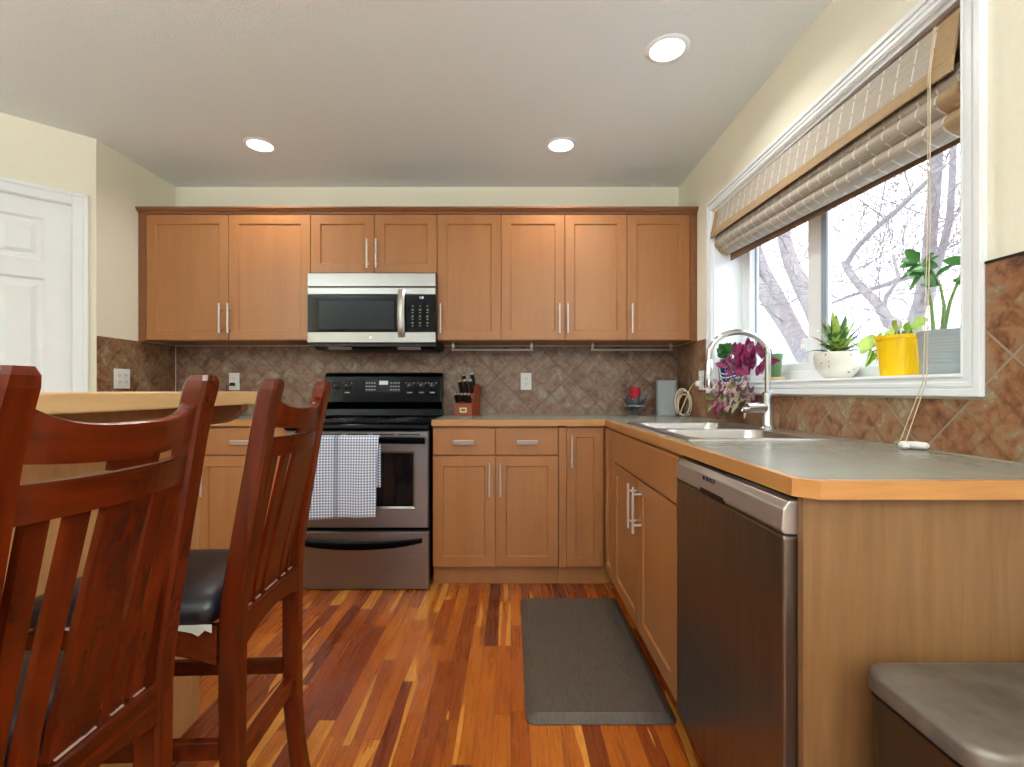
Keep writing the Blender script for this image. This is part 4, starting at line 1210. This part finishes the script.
strip(MB(), p, ya + .006, yb2 - .006).build('fold', M['shade'], t, smooth=True, angle=60)
bk = MB(); strip(bk, [(XR + .088, 1.742), (XR + .084, 1.742), (XR + .070, vt + .01), (XR + .075, vt + .01)], ya + .006, yb2 - .006, d=.05)
bk.build('lining', M['shade_lining'], t)
pc = MB()
cy_ = 1.285
pc.tube([(XR - .016, cy_, 2.03), (XR - .030, cy_, 1.90), (XR - .030, cy_, 1.5), (XR - .034, cy_ + .006, 1.1), (XR - .05, cy_ + .055, .935), (XR - .052, cy_ + .075, .9225)], .0014, 6)
pc.tube([(XR - .016, cy_ + .004, 2.03), (XR - .030, cy_ + .006, 1.90), (XR - .030, cy_ + .008, 1.5), (XR - .036, cy_ + .014, 1.1), (XR - .047, cy_ + .075, .94), (XR - .036, cy_ + .11, .924)], .0014, 6)
pc.build('pull_cord', M['cord'], t, smooth=True)
tas = MB().disc_along([(.004, 0), (.0105, .004), (.0115, .018), (.009, .03), (.004, .034)], (XR - .055, cy_ + .062, CT1 + .0125), (-.3, -1, 0), 16)
tas.disc_along([(.004, 0), (.009, .006), (.0105, .03), (.009, .05), (.004, .056)], (XR - .04, cy_ + .072, CT1 + .012), (.5, -.85, 0), 16)
tas.build('cord_tassel', M['outlet'], t, smooth=True)

# ------------------------------------------------------------------ plants on the sill
SILL = WZ0 + .0005
rnd = random.Random(11)
def pot_soil(t, x, y, r, z): MB().lathe([(r, z - .006), (r * .6, z), (.002, z + .002)], (x, y, 0), 24).build('soil', M['soil'], t, smooth=True)
# white speckled bowl with a variegated rosette
x, y = XR + .078, 1.812
t = thing('potted_plant', 'spiky variegated plant in a round speckled white pot on the sill', 'plant', (x, y, SILL), 'plants on the window sill')
MB().lathe([(.036, 0), (.042, .004), (.060, .022), (.074, .052), (.077, .080), (.073, .097), (.069, .097), (.072, .078), (.06, .06)], (x, y, SILL), 36, True).build('pot', M['speckle'], t, smooth=True)
pot_soil(t, x, y, .068, SILL + .088)
lf = MB()
for k in range(26):
    a = k * 2.4; el = R(25 + 58 * (k / 25)); L = .085 + .055 * (k / 25) + rnd.random() * .02
    lf.leaf((x + .012*math.cos(a), y + .012*math.sin(a), SILL + .088 + .02*(k/25)), (math.cos(a)*math.cos(el)*.8, math.sin(a)*math.cos(el), math.sin(el)), (0, 0, 1), L, .031, droop=.35*(1 - k/25), fold=.35, n=7, shape=.7)
lf.build('leaves', M['variegated'], t, smooth=True, angle=0)
# pothos in the yellow pot
x, y = XR + .070, 1.510
t = thing('potted_plant', 'pale green leafy plant in a bright yellow pot on the sill', 'plant', (x, y, SILL), 'plants on the window sill')
MB().lathe([(.048, 0), (.050, .002), (.0615, .112), (.0645, .114), (.065, .125), (.061, .125), (.059, .11)], (x, y, SILL), 36).build('pot', M['yellow'], t, smooth=True)
pot_soil(t, x, y, .058, SILL + .112)
lf = MB(); stm = MB()
for (dx, dy, dz, L, W, ax, ay, az) in ((-.01, .062, .122, .055, .06, .1, 1, -.1), (.02, .085, .100, .065, .065, .0, 1, -.5), (-.005, .095, .112, .060, .060, -.4, .9, .2), (.0, .115, .085, .06, .06, .2, .9, -.6), (.0, .10, .07, .05, .055, -.1, .8, -.4), (.01, .13, .10, .055, .06, 0, .7, .2),
                                        (.0, -.02, .128, .055, .056, -.3, -.9, .5), (-.012, .0, .135, .055, .06, -.3, -.4, .8), (.015, -.03, .145, .055, .06, .2, -.8, .6), (-.02, -.015, .135, .055, .056, -.4, -.8, .4), (.01, .035, .13, .05, .05, .1, .8, .5), (.0, -.035, .125, .05, .055, -.3, -.3, .9)):
    lf.leaf((x+dx, y+dy, SILL+dz), (ax, ay, az), (-.9, 0, .5), L, W, droop=.2, fold=.12, n=7, shape=.75)
    stm.tube([(x, y, SILL + .112), (x + dx*.6, y + dy*.6, SILL + dz + .012), (x+dx, y+dy, SILL+dz)], .0022, 6)
lf.build('leaves', M['leaf_pale'], t, smooth=True, angle=0); stm.build('stems', M['stem'], t, smooth=True)
# grey ribbed pot
x, y = XR + .078, 1.352
t = thing('potted_plant', 'tall glossy dark green plant in a grey ribbed pot beside the casing', 'plant', (x, y, SILL), 'plants on the window sill')
pf = [(.056, 0), (.062, .006), (.0635, .028), (.060, .030)]
for k in range(9): pf += [(.0615 + .0006*k, .032 + .0085*k), (.0628 + .0006*k, .0345 + .0085*k), (.0628 + .0006*k, .0385 + .0085*k)]
pf += [(.0695, .110), (.0705, .121), (.066, .121), (.064, .105)]
MB().lathe(pf, (x, y, SILL), 40).build('pot', M['grey_pot'], t, smooth=True, angle=50)
pot_soil(t, x, y, .062, SILL + .108)
lf = MB(); stm = MB()
stems = [([(.0, .045, .10), (.0, .055, .20), (-.005, .062, .27), (-.01, .085, .335)], 7), ([(-.01, .010, .10), (-.01, .002, .19), (-.012, .012, .25), (-.012, .040, .30)], 5), ([(.02, -.02, .10), (.02, -.03, .18), (.02, -.055, .235), (.02, -.075, .275)], 5), ([(.0, .02, .10), (.0, -.005, .2), (.01, -.03, .28), (.01, -.04, .33)], 4)]
for pl, nl in stems:
    P = [Vector((x + a, y + b, SILL + c_)) for a, b, c_ in pl]
    stm.tube([tuple(q) for q in P], [.0055, .0042, .003, .002], 8)
    for k in range(nl):
        s = .35 + .65 * k / (nl - 1); i = min(2, int(s * 3)); q = P[i].lerp(P[i+1], s * 3 - i)
        dirv = (P[i+1] - P[i]).normalized()
        sd = -1 if k % 2 else 1
        if s < .62 and nl != 7: continue
        if s < .75 and nl == 7: continue
        d_ = (dirv * .5 + Vector((-.25 * sd, .85 * sd, .12)))
        lf.leaf(tuple(q), tuple(d_), (-.8, 0, .6), .062, .030, droop=.25, fold=.2, n=6, shape=.8)
    lf.leaf(tuple(P[-1]), tuple((P[-1]-P[-2]).normalized() + Vector((0, 0, .2))), (-.8, 0, .6), .055, .026, droop=.4, fold=.2)
for (b, c_, a1, a2) in ((.085, .335, 1, .1), (.08, .325, .9, -.35), (.085, .335, .4, .6), (.075, .32, -.7, .35), (.07, .315, -.8, -.1), (.065, .305, .7, -.7), (.06, .30, -.6, -.6)):
    lf.leaf((x - .01, y + b, SILL + c_), (-.15, a1, a2), (-.9, 0, .4), .066, .03, droop=.12, fold=.2, shape=.8)
lf.build('leaves', M['leaf_green'], t, smooth=True, angle=0); stm.build('stems', M['stem'], t, smooth=True)
# small green pot behind the faucet
x, y = XR + .085, 2.262
t = thing('potted_plant', 'small green pot on a saucer behind the faucet, striped pink sprig', 'plant', (x, y, SILL), 'plants on the window sill')
MB().lathe([(.040, 0), (.044, .003), (.046, .018), (.042, .018), (.04, .006)], (x, y, SILL), 28).build('saucer', M['label'], t, smooth=True)
MB().lathe([(.026, .0065), (.034, .105), (.036, .106), (.036, .125), (.032, .125), (.031, .11)], (x, y, SILL), 28).build('pot', M['green_pot'], t, smooth=True)
pot_soil(t, x, y, .0305, SILL + .113)
lf = MB()
for k in range(9):
    a = k * 2.4; lf.leaf((x + .008*math.cos(a), y + .008*math.sin(a), SILL + .113), (math.cos(a)*.8 - .3, math.sin(a)*.8 + .5, .35), (0, 0, 1), .06, .02, droop=.6, fold=.2)
lf.build('leaves', M['zebrina'], t, smooth=True, angle=0)
# blue pot with a trailing purple plant
x, y = XR + .064, 2.648
t = thing('potted_plant', 'trailing magenta and striped plant in a blue glazed pot behind the faucet', 'plant', (x, y, SILL), 'plants on the window sill')
MB().lathe([(.036, 0), (.042, .004), (.054, .035), (.060, .08), (.058, .115), (.062, .125), (.057, .125), (.053, .11)], (x, y, SILL), 36).build('pot', M['blue_pot'], t, smooth=True)
sw = MB()
for k, z in enumerate((.03, .05, .095)):
    sw.tube([(x + (.0545 + .07 * (z - .035) if z < .08 else .0605)*math.cos(a_), y + (.0545 + .07 * (z - .035) if z < .08 else .0605)*math.sin(a_), SILL + z + .006*math.sin(3*a_)) for a_ in [2*PI*q/32 for q in range(32)]], .003, 6, closed=True)
sw.build('glaze_stripe', M['blue_pot_white'], t, smooth=True)
pot_soil(t, x, y, .052, SILL + .112)
lf = MB(); lz = MB(); lg = MB(); stm = MB()
for k in range(46):
    # upright magenta shoots leaning towards the room and the near side
    s = rnd.random()
    px_ = XR - .055 + .09 * rnd.random(); py_ = 2.46 - .30 * s; pz_ = SILL + .02 + .12 * rnd.random()
    lf.leaf((px_, py_, pz_), (rnd.uniform(-.3, .3), rnd.uniform(-.5, .4), rnd.uniform(-.2, 1.3)), (-.8, -.7, .2), rnd.uniform(.065, .10), .032, droop=.12, fold=.3)
for k in range(3):
    stm.tube([(x, y, SILL + .11), (x - .05, y - .05 - .03*k, SILL + .15), (XR - .05, y - .10 - .07*k, SILL + .08), (XR - .05, y - .12 - .08*k, SILL - .02), (XR - .045, y - .13 - .07*k, SILL - .08)], .0028, 6)
for k in range(64):
    py_ = 2.56 - .38 * rnd.random(); pz_ = SILL + .02 - .13 * rnd.random() ** 1.1; px_ = XR - .040 - .035 * rnd.random()
    lz.leaf((px_, py_, pz_), (rnd.uniform(-.5, .0), rnd.uniform(-.9, .8), rnd.uniform(-.9, .2)), (-1, -.6, .4), rnd.uniform(.05, .08), .026, droop=.2, fold=.22)
for k in range(12):
    lf.leaf((XR - .05 - .03*rnd.random(), y - .12 - .14*rnd.random(), SILL - .08 - .05*rnd.random()), (rnd.uniform(-.5, 0), rnd.uniform(-.8, .8), -.3), (-1, -.6, .4), .055, .028, droop=.15, fold=.2)
for k in range(14):
    lg.leaf((x - .04, y - .02 - .04*rnd.random(), SILL + .12 + .04*rnd.random()), (rnd.uniform(-.5, .1), rnd.uniform(-.8, .5), rnd.uniform(.2, 1)), (-.8, -.6, .3), .085, .045, droop=.15, fold=.15)
lf.build('magenta_leaves', M['purple'], t, smooth=True, angle=0); lo2 = MB()
for k in range(22):
    lo2.leaf((XR - .045 - .04*rnd.random(), 2.56 - .38*rnd.random(), SILL + .0 - .11*rnd.random()), (rnd.uniform(-.5, 0), rnd.uniform(-.9, .8), rnd.uniform(-.9, .2)), (-1, -.6, .4), rnd.uniform(.05, .07), .024, droop=.2, fold=.22)
lo2.build('olive_leaves', M['olive'], t, smooth=True, angle=0)
lz.build('striped_leaves', M['zebrina'], t, smooth=True, angle=0); lg.build('green_leaves', M['leaf_green'], t, smooth=True, angle=0)
stm.build('stems', plain('purple_stem', (110, 50, 80), .5), t, smooth=True)

# ------------------------------------------------------------------ outside: ground and bare trees
struct(MB().box(1.6, 30, -14, 34, -.75, -.7).build('ground_outside', M['snow']))
struct(MB().box(-14, 30, -22, YREAR - .4, -.35, -.3).build('ground_rear', M['snow']))
def smooth_path(pts, n=6):
    P = [Vector(p) for p in pts]; out = []
    for i in range(len(P) - 1):
        p0, p1, p2, p3 = P[max(i-1, 0)], P[i], P[i+1], P[min(i+2, len(P)-1)]
        for k in range(n):
            s = k / n
            out.append(.5*((2*p1) + (p2-p0)*s + (2*p0-5*p1+4*p2-p3)*s*s + (3*p1-p0-3*p2+p3)*s**3))
    out.append(P[-1]); return out
def limb(mb, pts, r0, r1, rnd, twigs, depth=0, n=8):
    P = smooth_path(pts)
    N = len(P)
    mb.tube([tuple(p) for p in P], [r0 + (r1 - r0) * i / (N-1) for i in range(N)], n)
    return P
def grow(mb, p, d, L, r, rnd, depth):
    pts = [p]; q = p.copy(); dd = d.normalized()
    seg = 4
    for k in range(seg):
        dd = (dd + Vector((rnd.uniform(-.28, .28), rnd.uniform(-.28, .28), rnd.uniform(-.2, .26)))).normalized()
        q = q + dd * (L / seg); pts.append(q.copy())
    mb.tube([tuple(a) for a in pts], [r * (1 - .6 * k / seg) for k in range(seg + 1)], 5)
    if depth > 0:
        for k in range(1, seg + 1):
            for _ in range(1 if k < seg else 2):
                d2 = (dd + Vector((rnd.uniform(-1, 1), rnd.uniform(-1, 1), rnd.uniform(-.5, .9)))).normalized()
                grow(mb, pts[k], d2, L * rnd.uniform(.5, .75), max(.004, r * (1 - .6*k/seg) * .6), rnd, depth - 1)
def tree(label, base, limbs, seed, tw_n, tw_len, tw_r):
    rnd = random.Random(seed)
    t = thing('bare_tree', label, 'tree', base, 'bare trees outside the window')
    mb = MB(); paths = []
    for pts, r0, r1 in limbs: paths.append((limb(mb, pts, r0, r1, rnd, 0), r0, r1))
    mb.build('trunk', M['bark'], t, smooth=True, angle=0)
    tw = MB()
    for P, r0, r1 in paths:
        for k in range(tw_n):
            i = rnd.randrange(len(P)//4, len(P)); d = Vector((rnd.uniform(-1, 1), rnd.uniform(-1, 1), rnd.uniform(-.3, 1)))
            grow(tw, P[i], d, tw_len * rnd.uniform(.6, 1.2), tw_r * rnd.uniform(.6, 1.1), rnd, 2)
    tw.build('twigs', M['twig'], t)
def OP(px, py, X):
    Y = X * FPX / (px - 511); return (X, Y, 1.075 + (390.5 - py) * Y / FPX)
Xa = 4.2
b0 = OP(818, 384, Xa); gz = -.7
tree('grey multi-stemmed bare tree seen through the narrow sliding sash', (b0[0], b0[1] - .3, gz), [
    ([(b0[0], b0[1] - .35, gz), b0, OP(803, 350, Xa), OP(784, 320, Xa), OP(766, 296, Xa - .1), OP(750, 272, Xa - .1), OP(728, 225, Xa), OP(716, 150, Xa + .2)], .17, .075),
    ([OP(800, 345, Xa), OP(788, 318, Xa), OP(775, 292, Xa + .05), OP(764, 270, Xa + .1), OP(755, 240, Xa + .2), OP(748, 190, Xa + .3), OP(740, 110, Xa + .3)], .12, .06),
    ([OP(830, 352, Xa), OP(815, 312, Xa), OP(803, 288, Xa), OP(791, 262, Xa + .1), OP(784, 236, Xa + .1), OP(782, 200, Xa + .1), OP(775, 120, Xa)], .13, .08)], 5, 6, 1.3, .012)
Xb = 3.6
tree('grey bare tree with an upright trunk behind the grey pot', OP(915, 480, 4.4)[:2] + (gz,), [
    ([OP(915, 480, 4.4)[:2] + (gz,), OP(914, 345, 4.4), OP(921, 300, 4.4), OP(928, 262, 4.4), OP(932, 215, 4.4), OP(936, 170, 4.4), OP(940, 60, 4.4)], .075, .05),
    ([OP(928, 305, 4.4), OP(936, 270, 4.4), OP(946, 235, 4.4), OP(951, 200, 4.4), OP(954, 120, 4.4)], .045, .025),
    ([OP(927, 275, 4.4), OP(905, 278, 4.5), OP(880, 286, 4.6), OP(845, 298, 4.8), OP(815, 310, 5)], .032, .02)], 9, 7, 1.1, .008)
tree('slim crooked bare tree leaning behind the yellow pot', OP(905, 470, Xb)[:2] + (gz,), [
    ([OP(905, 470, Xb)[:2] + (gz,), OP(897, 345, Xb), OP(889, 324, Xb), OP(880, 307, Xb), OP(862, 288, Xb), OP(850, 273, Xb), OP(844, 262, Xb)], .06, .032),
    ([OP(846, 265, Xb), OP(856, 249, Xb), OP(876, 228, Xb), OP(896, 211, Xb), OP(920, 188, Xb), OP(945, 165, Xb)], .03, .018),
    ([OP(884, 313, Xb), OP(886, 298, Xb), OP(893, 287, Xb), OP(898, 278, Xb), OP(893, 255, Xb)], .022, .012)], 21, 8, 1.0, .007)
